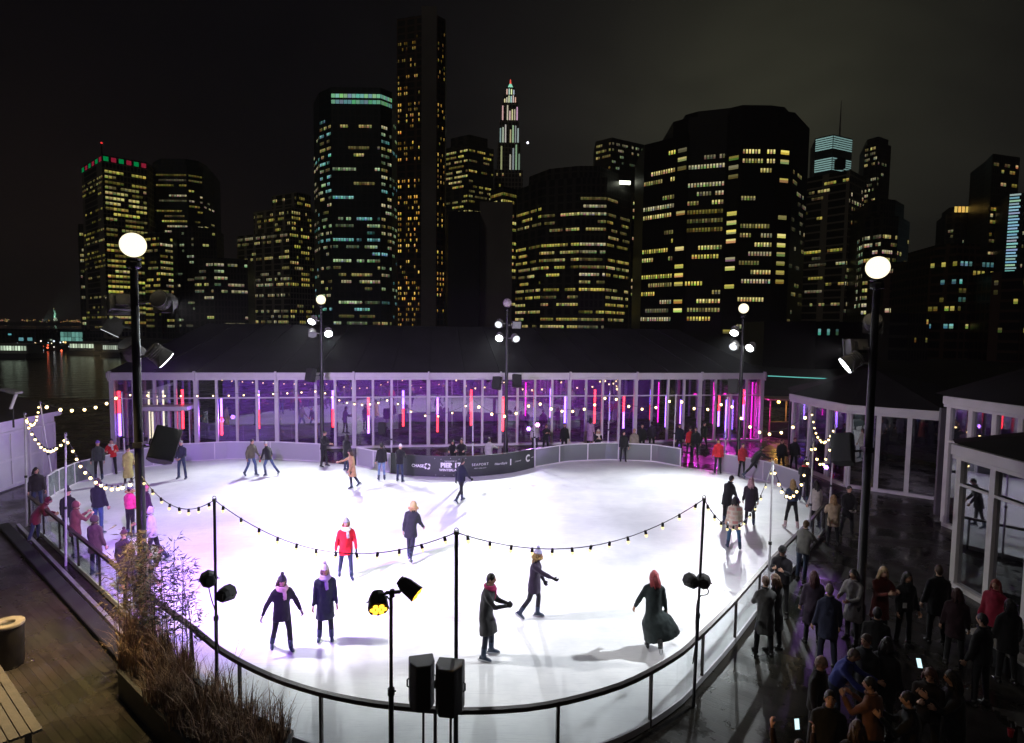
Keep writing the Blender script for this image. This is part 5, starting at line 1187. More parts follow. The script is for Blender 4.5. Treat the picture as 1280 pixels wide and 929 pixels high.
def person(at, yaw, label, pose='stand', h=1.73, coat=(.02, .02, .025), leg=(.02, .022, .03), clen='hip', hair=('short', (.02, .015, .012)), hat=None, scarf=None, skates=False, glove=None, skin=0, anchor='feet',
           headyaw=0, headpitch=0, side=0, flare=(0, 0), wide=1.0, lod=1, furc=None, coatmat=None, group=None, z0=0.0, arm=None, crouch=0):
    """yaw 0 faces the camera, 90 faces right of the picture"""
    nperson[0] += 1; rnd = nperson[0]*.37
    s = h/1.75; ps = dict(POSE[pose]);
    if arm: ps.update(arm)
    lean = R(ps['lean']); sd = R(side)
    def tor(v):            # torso frame: lean forward (towards -Y) and sideways about the pelvis
        q = rx(v, lean); c_, s_ = math.cos(sd), math.sin(sd); return Vector((q.x*c_+q.z*s_, q.y, -q.x*s_+q.z*c_))
    pel = Vector((0, 0, .93)); legs = {}
    for nm, sg in (('ll', 1), ('rl', -1)):
        f, sp, k = [R(a) for a in ps[nm]]; f += R(crouch); k += R(crouch*2)
        hipj = pel+Vector((sg*.088, 0, -.02)); d1 = rx(Vector((sg*math.sin(sp), 0, -math.cos(sp))), -f); knee = hipj+d1*.43
        d2 = rx(Vector((sg*math.sin(sp)*.6, 0, -math.cos(sp))).normalized(), -(f-k)); ank = knee+d2*.42
        legs[nm] = (hipj, knee, ank, f-k)
    soleh = .135 if skates else .085
    low = min(legs['ll'][2].z, legs['rl'][2].z); shift = soleh-low
    mv = lambda v: v+Vector((0, 0, shift))
    pel = mv(pel); legs = {k: (mv(a), mv(b), mv(c), f) for k, (a, b, c, f) in legs.items()}
    chest = pel+tor(Vector((0, 0, .33))); sho = pel+tor(Vector((0, 0, .50))); nkb = pel+tor(Vector((0, -.005, .54))); hd = nkb+tor(Vector((0, -.022, .175)))
    arms = {}
    for nm, sg in (('la', 1), ('ra', -1)):
        f, o, e, inn = [R(a) for a in ps[nm]]; sj = pel+tor(Vector((sg*.172, 0, .440)))
        d1 = rx(Vector((sg*math.sin(o), 0, -math.cos(o))), -f); el = sj+d1*.295
        d2 = rx(Vector((sg*math.sin(o)*.8, 0, -math.cos(o))).normalized(), -(f+e)); d2 = (d2+Vector((-sg*math.sin(inn), 0, 0))).normalized(); wr = el+d2*.255
        arms[nm] = (sj, el, wr, d2, rx(Vector((-sg*.8, -.35, 0)), -f*.5))
    MH = Matrix.Translation(hd) @ Matrix.Rotation(R(headyaw), 4, 'Z') @ Matrix.Rotation(R(headpitch)+lean*.55, 4, 'X')
    sk = (M_skin, M_skin2)[skin]
    # body: torso, neck and limbs under the clothes become one skin, head and hands joined on
    body = MB()
    body.tube([pel+Vector((0, 0, -.07)), pel, pel+tor(Vector((0, 0, .18))), chest, sho, nkb], [(.13, .10), (.15, .11), (.125, .095), (.15, .105), (.13, .085), (.06, .06)], 14, ref=(1, 0, 0))
    body.tube([nkb-tor(Vector((0, 0, .06))), nkb+tor(Vector((0, -.008, .05))), hd+tor(Vector((0, .01, -.05)))], [.07, .056, .052], 12)
    for hj, kn, an, f in legs.values(): body.tube([hj, kn, an, an+Vector((0, -.05, -.03))], [.075, .05, .036, .03], 10)
    for sj, el, wr, d2, pn in arms.values(): body.tube([sj, el, wr, wr+d2*.03], [.05, .038, .026, .024], 10)
    extra = head_mb(MH)
    if not glove:
        for nm, sg in (('la', 1), ('ra', -1)): sj, el, wr, d2, pn = arms[nm]; extra.merge(hand_mb(wr+d2*.02, d2, pn, sg))
    root = body.build('person', [sk, M_eye, M_lip], None, smooth=True, local=True)
    off = hd if anchor == 'head' else (legs['ll'][2]+legs['rl'][2])/2
    cy_, sy_ = math.cos(R(yaw)), math.sin(R(yaw)); at = (at[0]-s*(off.x*cy_-off.y*sy_), at[1]-s*(off.x*sy_+off.y*cy_))
    root.location = (at[0], at[1], z0); root.rotation_euler = (0, 0, R(yaw)); root.scale = (s, s, s)
    tag(root, label, 'person', group)
    vox = .024 if lod else .032
    remesh_later(root, vox, 2, 0, extra, None)
    # trousers
    tr = MB(); tm = cloth(leg)
    tr.tube([pel+Vector((0, 0, -.11)), pel+Vector((0, .005, 0)), pel+tor(Vector((0, 0, .12)))], [(.155, .12), (.168, .128), (.145, .11)], 14, ref=(1, 0, 0))
    slim = .9 if clen in ('hip', 'waist') else .95
    for hj, kn, an, f in legs.values():
        tr.tube([hj+Vector((0, 0, .03)), hj.lerp(kn, .5), kn, kn.lerp(an, .45), an+Vector((0, 0, .02))], [.098*slim, .086*slim, .068*slim, .066*slim, .056*slim], 12)
    o = tr.build('trousers', tm, root, smooth=True, local=True); remesh_later(o, vox, 3, .006)
    # coat or jacket with sleeves
    cm = coatmat or cloth(coat); ct = MB(); kneem = (legs['ll'][1]+legs['rl'][1])/2
    rings = [(nkb+tor(Vector((0, 0, .035))), .072, .072), (nkb, .085, .08), (sho+tor(Vector((0, 0, .005))), .140, .10), (pel+tor(Vector((0, 0, .42))), .195, .132), (chest, .197, .142), (pel+tor(Vector((0, 0, .16))), .178, .138), (pel+tor(Vector((0, 0, .04))), .186, .146)]
    fx = Vector((flare[0], flare[1], 0))
    if clen in ('hip', 'mid', 'long', 'knee'): rings += [(pel+Vector((0, 0, -.10)), .198, .158)]
    if clen in ('mid', 'long', 'knee'):
        k1 = pel.lerp(kneem, .62); rings += [(k1+fx*.3, .205*wide, .17*wide)]
    if clen in ('knee', 'long'): rings += [(pel.lerp(kneem, .98)+fx*.65, .225*wide, .19*wide)]
    if clen == 'long': rings += [(kneem+Vector((0, .02, -.20))+fx, .25*wide, .21*wide)]
    ct.tube([r[0] for r in rings], [(r[1], r[2]) for r in rings], 18, ref=(1, 0, 0))
    for sj, el, wr, d2, pn in arms.values(): ct.sph(sj, .068, 12, 8); ct.tube([nkb+(sj-nkb)*.1, nkb.lerp(sj, .55)+tor(Vector((0, 0, -.008))), sj], [.070, .072, .066], 12); ct.tube([sj, sj.lerp(el, .5), el, el.lerp(wr, .5), wr+d2*.005], [.071, .064, .058, .052, .043], 12)
    o = ct.build('coat' if clen in ('mid', 'long', 'knee') else 'jacket', cm, root, smooth=True, local=True); remesh_later(o, vox, 4, .015); coat_o = o
    # collar
    cl = MB(); cl.torus(nkb+tor(Vector((0, -.008, .045))), .072, .022, 18, 8, Matrix.Rotation(lean, 3, 'X'), 1.05, 1.05); cl.build('collar', cm, coat_o, smooth=True, local=True)
    # footwear
    for nm, sg in (('ll', 1), ('rl', -1)):
        hj, kn, an, f = legs[nm]; up = (kn-an).normalized(); fw = Vector((up.x*.0+sg*.12, -up.z, up.y)).normalized()
        sdx = up.cross(fw)
        bt = MB(); base = an-up*.075
        hi = .16 if skates else .05
        bt.tube([an+up*hi, an+up*.02, an-up*.03-fw*-.02], [.062 if skates else .052, .054, .056], 12)
        bt.tube([base-fw*.075+up*.03, base-fw*.05+up*.028, base+fw*.06+up*.025, base+fw*.14+up*.012, base+fw*.18+up*.004], [(.030, .032), (.040, .042), (.043, .040), (.042, .030), (.022, .016)], 12, ref=sdx)
        sm_ = skates if isinstance(skates, tuple) else ((.03, .035, .06) if skates else (.02, .018, .017))
        b_o = bt.build('skate' if skates else 'shoe', pbr('boot_%d_%d_%d' % tuple(int(c*255) for c in sm_), sm_, .4, bump=.1, bscale=60), root, smooth=True, local=True)
        if skates:
            bl = MB(); q = base-up*.012
            prof = [(-.11, 0), (-.11, -.028), (-.085, -.046), (.15, -.046), (.19, -.030), (.195, 0), (.12, 0), (.10, -.022), (-.05, -.022), (-.06, 0)]
            for e in (0,):
                A_ = [q+fw*x+up*z+sdx*.0025 for x, z in prof]; B_ = [q+fw*x+up*z-sdx*.0025 for x, z in prof]; n_ = len(prof)
                bl.add(A_+B_, [tuple(range(n_)), tuple(range(2*n_-1, n_-1, -1))]+[(i, (i+1) % n_, n_+(i+1) % n_, n_+i) for i in range(n_)])
            bl.bar(q-fw*.085+up*.004, q+fw*.185+up*.004, .055, .016, up=up); bl.build('blade', M_blade, b_o, local=True)
    # hair, hat, scarf, gloves
    if hair:
        hm = pbr('hair_%d_%d_%d' % tuple(int(c*255) for c in hair[1]), hair[1], .5, bump=.6, bscale=70, var=.35, vscale=22)
        hair_mb(MH, hair[0], rnd).build('hair', hm, root, smooth=True, local=True)
    if hat:
        hc = cloth(hat[1]); ho = hat_mb(MH, hat[0]).build('hood' if hat[0] == 'hood' else 'hat', hc, root, smooth=True, local=True, sharp=60)
        if furc: fur_mb(MH, .115, -.09, nperson[0]).build('fur_trim', pbr('fur', furc, .9, var=.3, vscale=30), root, smooth=True, local=True)
    elif furc: fur_mb(Matrix.Translation(nkb+tor(Vector((0, .02, .0)))), .12, .03, nperson[0]).build('fur_trim', pbr('fur', furc, .9, var=.3, vscale=30), root, smooth=True, local=True)
    if scarf:
        sc = MB(); Rm = Matrix.Rotation(lean, 3, 'X')
        sc.torus(nkb+tor(Vector((0, -.008, .035))), .085, .032, 20, 8, Rm, 1.1, 1.1); sc.torus(nkb+tor(Vector((0, -.022, .0))), .097, .032, 20, 8, Rm @ Matrix.Rotation(R(10), 3, 'X'), 1.1, 1.15)
        a = nkb+tor(Vector((.03, -.12, .0))); sc.tube([a, a+tor(Vector((.01, -.03, -.12))), a+tor(Vector((.02, -.02, -.26)))], [(.045, .022), (.05, .018), (.05, .012)], 8, ref=(1, 0, 0))
        o = sc.build('scarf', cloth(scarf), root, smooth=True, local=True); remesh_later(o, .016, 2, .006)
    if glove:
        gm = cloth(glove)
        for nm, sg in (('la', 1), ('ra', -1)):
            sj, el, wr, d2, pn = arms[nm]; hand_mb(wr+d2*.01, d2, pn, sg, 1.18).build('glove', gm, root, smooth=True, local=True)
    root['_hand'] = tuple((Matrix.Translation((at[0], at[1], z0)) @ Matrix.Rotation(R(yaw), 4, 'Z') @ ((arms['ra'][2]+arms['ra'][3]*.09)*s)))
    return root
ICEZ = .03
def PF(px, py, z=ICEZ): return gp(px, py, z)
def PH(px, py, h=1.73, z=0.0): p = gp(px, py, z+h-.01); p.z = 0; return p
NAVY, BLK, CHAR, JEAN, DJEAN = (.012, .014, .028), (.012, .012, .013), (.03, .031, .035), (.07, .11, .19), (.025, .035, .07)
BRN, DKH, BLD, GRY = (.05, .025, .012), (.012, .009, .008), (.42, .28, .12), (.25, .24, .23)
SKB = (.02, .035, .07)
g_sk = 'skaters on the ice'
def skater(px, py, yaw, label, **k):
    k.setdefault('skates', SKB); return person(PF(px, py), yaw, label, z0=ICEZ, **k)
skater(228, 599, 0, 'skater in dark sweater and jeans standing under the left speaker with hands clasped in front', pose='clasp', coat=(.03, .035, .05), leg=(.03, .045, .08), clen='waist', hair=('short', GRY))
skater(313, 595, 60, 'skater in olive jacket and blue jeans leaning right, near the left far boards', pose='glide', coat=(.09, .085, .05), leg=(.05, .08, .16), clen='hip', hair=('short', DKH), lod=1)
skater(340, 595, -120, 'skater in black jacket, grey beanie and red gloves striding away at the left far boards', pose='stride', h=1.6, coat=BLK, leg=(.05, .08, .16), hat=('beanie', (.35, .35, .36)), hair=None, glove=(.5, .03, .03))
person(gp(405, 584), 70, 'person all in black standing at the gate opening under the far left lamp post', pose='front', h=1.78, coat=BLK, leg=BLK, hair=('short', DKH), skates=(.02, .02, .022))
skater(433, 589, 150, 'dark coated skater with black hair seen from behind, left of the camel coat', coat=BLK, leg=(.03, .04, .07), clen='mid', hair=('bob', DKH), pose='stand')
skater(444, 610, -65, 'skater in a camel coat and dark hat reaching an arm to the left', pose='reachR', h=1.66, coat=(.42, .25, .12), leg=(.01, .015, .03), clen='knee', hat=('beanie', (.02, .015, .015)), hair=('bob', BRN))
skater(477, 601, -160, 'skater in black jacket and pale jeans looking over the white barrier', pose='stand', h=1.66, coat=BLK, leg=(.16, .24, .36), hair=('short', DKH))
skater(500, 603, 170, 'skater in black jacket and white beanie in front of the sponsor board\'s left end', pose='front', h=1.68, coat=BLK, leg=DJEAN, hat=('beanie', (.75, .72, .75)), hair=None)
skater(574, 629, 140, 'skater all in navy striding to the right before the sponsor board', pose='walk', h=1.75, coat=NAVY, leg=BLK, clen='hip', hair=('short', DKH), glove=BLK)
skater(512, 701, 170, 'skater in charcoal coat with fur trimmed blond hood skating away', pose='walk', h=1.74, coat=(.020, .021, .026), leg=(.02, .02, .035), clen='mid', hat=('hood', (.50, .36, .16)), hair=('bob', BLD), furc=(.5, .34, .14), side=-5)
skater(432, 722, 20, 'skater in a bright red coat, grey beanie and cream scarf', pose='glide', h=1.7, coat=(.62, .012, .025), leg=(.025, .035, .07), clen='mid', hat=('beanie', (.22, .23, .24)), hair=('bob', BLD), scarf=(.7, .65, .58), glove=(.02, .02, .03))
skater(352, 812, 30, 'skater in black coat, dark bobble beanie and blush scarf with arms out', pose='arms', h=1.66, coat=(.014, .014, .016), leg=(.012, .012, .014), clen='mid', hat=('pom', (.03, .03, .032)), hair=('bob', BRN), scarf=(.55, .36, .34), glove=(.25, .2, .18), headpitch=10)
skater(407, 801, 15, 'skater in long dark navy coat with a pale bobble hat', pose='stand', h=1.7, coat=(.022, .026, .042), leg=(.015, .016, .022), clen='knee', hat=('pom', (.75, .66, .72)), hair=('long', (.45, .34, .25)), scarf=(.4, .28, .5), headpitch=8)
skater(609, 823, 82, 'skater with black hair in a long dark coat facing right with gloved hands held forward', pose='front', h=1.8, coat=(.028, .028, .031), leg=(.012, .016, .035), clen='knee', hair=('short', DKH), glove=BLK, scarf=(.35, .02, .1))
skater(661, 773, 75, 'skater in plum coat and lavender beanie stretching an arm to the right', pose='reachR', h=1.68, coat=(.030, .018, .045), leg=(.014, .013, .022), clen='mid', hat=('pom', (.45, .42, .68)), hair=('long', BLD), glove=BLK, furc=(.6, .45, .35))
skater(817, 819, 172, 'skater with red hair in a wide dark cape coat blowing out, seen from behind', pose='cape', h=1.7, coat=(.022, .032, .033), leg=(.012, .012, .013), clen='long', hair=('wind', (.40, .06, .07)), flare=(-.20, -.02), wide=1.7, skates=(.02, .02, .022))
skater(906, 656, 120, 'skater in black coat leaning right beside the woman with pink hair', pose='leanrail', h=1.75, coat=(.013, .013, .015), leg=BLK, clen='mid', hair=('short', DKH), arm=dict(lean=14, la=(15, 10, 20, 0), ra=(10, 12, 20, 0)))
skater(937, 657, 160, 'skater with long pinkish hair in a dark patterned coat', pose='stand', h=1.68, coat=(.03, .022, .032), leg=BLK, clen='knee', hair=('long', (.55, .32, .34)))
# plaid
m, N, L, b = newmat('plaid_wool'); tc = N.new('ShaderNodeTexCoord'); br = N.new('ShaderNodeTexBrick'); sp = N.new('ShaderNodeSeparateXYZ'); cb = N.new('ShaderNodeCombineXYZ')
L.new(tc.outputs['Object'], sp.inputs[0]); L.new(sp.outputs['X'], cb.inputs['X']); L.new(sp.outputs['Z'], cb.inputs['Y']); L.new(cb.outputs[0], br.inputs['Vector'])
br.inputs['Scale'].default_value = 1; br.inputs['Brick Width'].default_value = .24; br.inputs['Row Height'].default_value = .15; br.inputs['Mortar Size'].default_value = .03; br.inputs['Bias'].default_value = -.1
br.inputs['Color1'].default_value = (.62, .52, .38, 1); br.inputs['Color2'].default_value = (.62, .16, .17, 1); br.inputs['Mortar'].default_value = (.66, .58, .46, 1); L.new(br.outputs['Color'], b.inputs['Base Color']); b.inputs['Roughness'].default_value = .95
skater(917, 687, 168, 'dark haired skater in a cream and pink plaid coat seen from behind', pose='stand', h=1.66, coatmat=m, leg=(.06, .14, .22), clen='mid', hair=('bob', DKH), arm=dict(ll=(6, 9, 8), rl=(-4, 8, 8)))
skater(989, 661, 175, 'blonde skater in denim jacket and black leggings with pale skates, seen from behind', pose='stand', h=1.72, coat=(.05, .07, .12), leg=(.010, .010, .011), clen='waist', hair=('long', BLD), skates=(.55, .42, .40), arm=dict(ll=(4, 11, 6), rl=(-2, 9, 6), la=(14, 8, 60, 20), ra=(14, 8, 60, 20)))
skater(938, 600, 100, 'skater in black pushing off the white barrier in the far right corner', pose='push', h=1.75, coat=BLK, leg=BLK, hair=('short', DKH))
skater(1019, 661, -170, 'dark haired skater in a white skirted coat at the right railing', pose='stand', h=1.66, coat=(.55, .50, .46), leg=BLK, clen='mid', hair=('long', DKH))
skater(1004, 628, 150, 'person in dark clothes with a red scarf at the far right corner of the ice', pose='front', h=1.72, coat=BLK, leg=BLK, hair=('short', DKH), scarf=(.6, .03, .03))
# left side
skater(124, 600, 20, 'person in green jacket and purple hat standing on the ice by the left boards', pose='stand', h=1.72, coat=(.04, .05, .045), leg=BLK, hat=('beanie', (.15, .07, .4)), hair=None)
person(PH(139, 549), 30, anchor='head', label= 'person in a red jacket leaning over the left boards', pose='leanrail', coat=(.5, .015, .02), leg=BLK, hair=('short', DKH), scarf=(.6, .55, .5), arm=dict(lean=14))
person(PH(160, 560, 1.62), 60, anchor='head', label= 'person in a pale yellow coat behind the left boards beside the pavilion', coat=(.42, .38, .12), leg=BLK, clen='long', hair=('short', DKH), h=1.62)
skater(163, 672, 165, 'skater in hot pink hoodie and black leggings beside the left lamp post', pose='stand', h=1.66, coat=(.80, .06, .22), leg=(.012, .012, .014), clen='waist', hat=('pom', (.10, .12, .16)), hair=('short', BRN), furc=(.15, .2, .3))
skater(183, 660, 150, 'small skater in dark clothes with pink hat right of the left lamp post', h=1.42, coat=(.05, .02, .05), leg=BLK, hat=('beanie', (.6, .15, .25)), hair=None)
skater(198, 705, -75, 'skater in pale grey hoodie and black leggings stretching arms to the left lamp post', pose='reachR', h=1.66, coat=(.46, .43, .46), leg=(.014, .012, .016), clen='hip', hat=('hood', (.45, .42, .45)), hair=('short', BRN))
skater(123, 668, 175, 'broad person in dark navy jacket and jeans seen from behind at the left railing', pose='stand', h=1.82, coat=(.02, .02, .03), leg=(.05, .09, .2), clen='hip', hair=('short', (.05, .02, .02)), wide=1.0)
for (px, py, hh, yaw, lab, kw) in (
    (119, 648, 1.66, 170, 'person in brown hooded coat at the left railing seen from behind', dict(coat=(.07, .04, .035), hat=('hood', (.06, .04, .03)), hair=None, clen='mid')),
    (96, 630, 1.66, 150, 'person in rust hooded coat between the crowd\'s pole and the broad man', dict(coat=(.14, .045, .04), hat=('hood', (.13, .04, .04)), hair=None, clen='mid', pose='hold2')),
    (85, 614, 1.7, 190, 'person with a black bobble hat beside the crowd\'s pole', dict(coat=BLK, hat=('pom', BLK), hair=None, clen='hip')),
    (155, 667, 1.6, 185, 'person in a dark bobble hat behind the reeds at the left railing', dict(coat=(.03, .02, .025), hat=('pom', (.05, .02, .025)), hair=None, clen='mid'))):
    person(PH(px, py, hh, .03), yaw, lab, h=hh, anchor='head', z0=ICEZ, skates=SKB, leg=DJEAN, **kw)
for (px, py, hh, yaw, lab, kw) in (
    (45, 586, 1.68, 40, 'person in black padded jacket leaning by the white shed at the left end', dict(coat=(.02, .018, .02), hair=('bob', DKH), clen='hip', headyaw=40)),
    (61, 618, 1.55, 110, 'stooping person in burgundy coat at the left end of the railing', dict(arm=dict(la=(20, 10, 60, 30), ra=(22, 10, 60, 30)), coat=(.13, .01, .025), hair=('short', DKH), clen='mid', pose='bend', hat=('hood', (.15, .012, .03)))),
    (163, 683, 1.68, 60, 'brown haired person in dark jacket in profile behind the reeds', dict(coat=(.02, .018, .02), hair=('long', BRN), clen='hip')),
    (184, 690, 1.72, 110, 'person in olive jacket raising a hand behind the left lamp post', dict(coat=(.09, .08, .04), hair=('short', BRN), clen='hip', pose='raise'))):
    person(PH(px, py, hh), yaw, lab, h=hh, anchor='head', leg=DJEAN, **kw)
# spectators behind the far boards
for (px, py, hh, yaw, lab, kw) in (
    (566, 551, 1.58, 0, 'long haired person in black leaning on the sponsor board, left of two', dict(coat=BLK, hair=('long', DKH), pose='leanrail', arm=dict(lean=12))),
    (577, 549, 1.72, -5, 'short haired person in black coat leaning on the sponsor board, right of two', dict(coat=BLK, hair=('short', BRN), pose='leanrail', arm=dict(lean=10))),
    (612, 548, 1.7, 160, 'person in pale jacket standing behind the sponsor board near the far lamp post', dict(coat=(.42, .42, .38), hair=('short', DKH), pose='reachR')),
    (669, 528, 1.76, 10, 'person in a white patterned jacket beside the pink stage light', dict(coat=(.5, .45, .5), hair=('short', DKH))),
    (683, 531, 1.74, 15, 'person in black looking at a phone behind the glass barrier\'s left end', dict(coat=BLK, hair=('short', BRN), pose='phone')),
    (706, 530, 1.74, 10, 'dark figure standing against the pavilion by the seventh violet tube', dict(coat=BLK, hair=('short', DKH))),
    (748, 538, 1.66, 0, 'person in cream beret and scarf behind the glass barrier', dict(coat=BLK, hair=('bob', BLD), hat=('beanie', (.6, .55, .45)), scarf=(.65, .6, .5), pose='phone')),
    (780, 540, 1.66, 0, 'person in black coat behind the middle of the glass barrier', dict(coat=BLK, hair=('bob', DKH))),
    (793, 537, 1.74, 5, 'person in open coat over beige behind the glass barrier', dict(coat=(.22, .19, .15), hair=('short', BLD))),
    (815, 528, 1.74, 190, 'person in dark purple lit clothes facing the pavilion', dict(coat=(.03, .02, .04), hair=('short', DKH))),
    (850, 531, 1.74, 0, 'person in navy coat at the right end of the glass barrier', dict(coat=NAVY, hair=('short', BRN))),
    (863, 535, 1.68, 10, 'person in red jacket left of the dark companion at the gap', dict(coat=(.5, .02, .03), hair=('short', DKH), hat=('pom', BLK))),
    (870, 535, 1.74, -10, 'person in black beside the red jacketed person at the gap', dict(coat=BLK, hair=('short', DKH))),
    (881, 528, 1.78, 20, 'dark figure walking behind the couple at the gap', dict(coat=BLK, hair=('short', DKH), pose='walk')),
    (929, 555, 1.66, 10, 'person in dull red top behind the right corner barrier', dict(coat=(.35, .02, .03), hair=('short', DKH))),
    (978, 550, 1.7, 0, 'dark figure standing far back by the small pavilion, left of two', dict(coat=BLK, hair=('short', BRN))),
    (994, 548, 1.74, 0, 'dark figure standing far back by the small pavilion, right of two', dict(coat=BLK, hair=('short', BRN))),
    (738, 523, 1.70, 170, 'person in a long lilac coat inside the pavilion seen from behind', dict(coat=(.5, .32, .5), hair=('long', DKH), clen='long')),
    (448, 521, 1.72, 170, 'dark figure inside the pavilion left of the first festoon dip', dict(coat=BLK, hair=('short', DKH))),
    (350, 521, 1.74, 90, 'dark figure walking inside the left half of the pavilion', dict(coat=BLK, leg=(.16, .08, .10), hair=('short', DKH), pose='walk')),
    (803, 531, 1.72, 0, 'dark figure inside the pavilion near the lilac and red tubes', dict(coat=BLK, hair=('short', DKH)))):
    person(PH(px, py, hh), yaw, lab, h=hh, anchor='head', lod=0, **{'leg': BLK, **kw})
person(gp(897, 592), 170, 'person in bright red jacket and black trousers standing in the gap between the barriers', h=1.72, coat=(.55, .02, .03), leg=BLK, hair=('short', BLD), hat=('cap', BLK))
# right deck crowd
NV = (.03, .035, .07)
def deckp(px, py, hh, yaw, lab, mode='H', **k):
    k.setdefault('leg', BLK); return person(PH(px, py, hh), yaw, lab, h=hh, anchor='head', **k)
deckp(1008, 652, 1.74, 130, 'person in grey sweater and jeans leaning on the right railing with a phone', coat=(.16, .16, .15), leg=(.02, .03, .06), hair=('short', (.10, .06, .03)), pose='leanrail', arm=dict(lean=8))
w1 = deckp(978, 685, 1.76, -40, 'person in black beanie looking down at a phone by the right railing', coat=(.018, .016, .022), hat=('beanie', BLK), hair=None, pose='phone', headpitch=22)
deckp(957, 722, 1.72, 175, 'person in grey coat seen from behind, left of an embracing pair', coat=(.07, .07, .07), hair=('short', (.10, .05, .03)), clen='knee', pose='front')
deckp(969, 720, 1.70, -150, 'brown haired person in dark coat, right of an embracing pair at the railing', coat=(.035, .035, .036), hair=('bob', (.12, .06, .03)), clen='knee')
deckp(1018, 716, 1.66, 165, 'long haired person in dark plum coat with heeled shoes beside the navy suit', coat=(.05, .035, .06), hair=('long', (.06, .012, .015)), clen='knee')
deckp(1037, 733, 1.78, 170, 'balding person in a navy suit seen from behind on the right deck', coat=(.035, .04, .08), leg=(.02, .022, .045), hair=('short', (.20, .16, .14)), clen='mid')
deckp(1067, 714, 1.68, -60, 'person in pale grey dress half hidden behind the right lamp post', coat=(.25, .24, .25), hair=('bob', DKH), clen='knee', pose='front')
deckp(1105, 711, 1.72, 5, 'blonde person in a dark red coat facing us right of the lamp post', coat=(.14, .022, .018), hair=('long', (.50, .36, .2)), clen='knee', pose='hold2')
bp_ = deckp(1135, 718, 1.68, 5, 'black haired person in dark suit with a white badge on the chest', coat=(.014, .012, .016), hair=('long', DKH), clen='hip', skin=1)
deckp(1174, 709, 1.80, 165, 'tall person in black suit with white collar seen from behind', coat=(.012, .012, .015), hair=('short', BRN), clen='mid')
deckp(1197, 738, 1.66, 150, 'dark haired person in dark maroon beside the tall black suit', coat=(.03, .012, .018), hair=('bob', (.05, .015, .015)), clen='mid')
deckp(1245, 727, 1.68, -60, 'red haired person in wine red jacket before the nearest pavilion', coat=(.26, .015, .04), hair=('long', (.20, .03, .02)), clen='mid')
deckp(1042, 620, 1.66, 175, 'person with long tan hair and pale jacket at the right railing by the small pavilion', coat=(.42, .32, .22), hair=('long', (.30, .18, .08)), clen='mid', pose='phone')
deckp(1062, 609, 1.76, 0, 'person in black with pale hands facing us behind the tan haired person', coat=BLK, hair=('short', DKH), pose='clasp', glove=(.4, .38, .36), clen='mid')
deckp(1083, 796, 1.74, -70, 'person turned left in profile, behind the blue shirt', coat=(.014, .012, .014), hair=('short', (.08, .05, .04)))
deckp(1068, 810, 1.66, 50, 'person in royal blue shirt bending to the right', coat=(.03, .04, .22), leg=DJEAN, hair=('short', (.12, .09, .07)), pose='bend', arm=dict(lean=22), clen='waist', headyaw=10)
deckp(1027, 824, 1.72, 40, 'bald person in black, left of the blue shirt', coat=(.012, .011, .012), hair=('short', (.30, .22, .18)), headyaw=25, headpitch=15)
deckp(1038, 868, 1.76, -20, 'bearded person in black looking up, at the bottom of the picture', coat=(.012, .012, .015), hair=('short', DKH), headpitch=-18, skin=0)
deckp(1088, 850, 1.72, -150, 'dark haired person in brown jacket lit orange from behind, turned left', coat=(.16, .07, .04), hair=('short', DKH), pose='hold2', headyaw=25)
hp_ = deckp(1000, 930, 1.70, 170, 'person at the bottom edge holding up a lit phone with both hands', coat=(.03, .015, .012), hair=('bob', BRN), pose='raise', arm=dict(la=(110, 18, 50, 10), ra=(108, 16, 52, 10)))
wp_ = deckp(1163, 838, 1.70, -40, 'dark person looking at a glowing phone on the right deck', coat=(.02, .014, .015), hair=('bob', (.10, .04, .03)), pose='phone', headpitch=18)
deckp(1110, 800, 1.74, 120, 'dark figure with back to us behind the bending blue shirt, right', coat=(.012, .011, .012), hair=('bob', DKH), clen='mid')
deckp(1135, 868, 1.72, -120, 'dark figure holding a white paper at the bottom right', coat=(.013, .012, .013), hair=('short', DKH), pose='hold2')
deckp(1228, 770, 1.76, 200, 'dark figure standing beside the wine red jacket', coat=(.013, .011, .014), hair=('short', DKH))
deckp(1097, 762, 1.72, 150, 'dark figure behind the right lamp post, between the grey dress and red coat', coat=(.012, .011, .013), hair=('short', DKH), clen='mid')
deckp(1190, 842, 1.74, -110, 'dark figure with arms folded right of the glowing phone', coat=(.012, .011, .013), hair=('bob', DKH), clen='mid', pose='hold2')
deckp(1072, 905, 1.70, 160, 'dark figure with back to us below the brown jacket', coat=(.014, .012, .012), hair=('bob', BRN))
deckp(1262, 752, 1.70, 170, 'dark figure with back to us right of the wine red jacket', coat=(.014, .011, .014), hair=('bob', DKH), clen='mid')
# things in hands
E_scr = emit('phone_screen', (.65, .95, 1), 1.3)
def phone(c, yaw, tilt, label, lit=True):
    t = thing('phone', c, label, 'phone'); M = Matrix.Translation(c) @ Matrix.Rotation(R(yaw), 4, 'Z') @ Matrix.Rotation(R(tilt), 4, 'X')
    mb = MB(); mb.box((-.037, -.004, -.075), (.037, .004, .075)); mb.xf(M); mb.build('case', M_black, t, bevel=.003)
    mb = MB(); mb.box((-.033, -.0062, -.069), (.033, -.0043, .069)); mb.xf(M); mb.build('screen', E_scr if lit else M_black, t)
hv = Vector(hp_['_hand']); phone(vp(996, 905, hv.y), 8, -12, 'lit phone held up at the bottom edge of the picture')
hv = Vector(wp_['_hand']); phone(vp(1149, 829, hv.y), -10, -35, 'small glowing phone in the dark on the right deck')
hv = Vector(w1['_hand']); phone(hv+Vector((0, 0, .03)), 140, -35, 'dark phone held by the person in the black beanie')
bv = PH(1135, 718, 1.68); c = vp(1131, 757, bv.y-.17); t = thing('badge', c, 'white name badge hanging on the dark suit', 'badge')
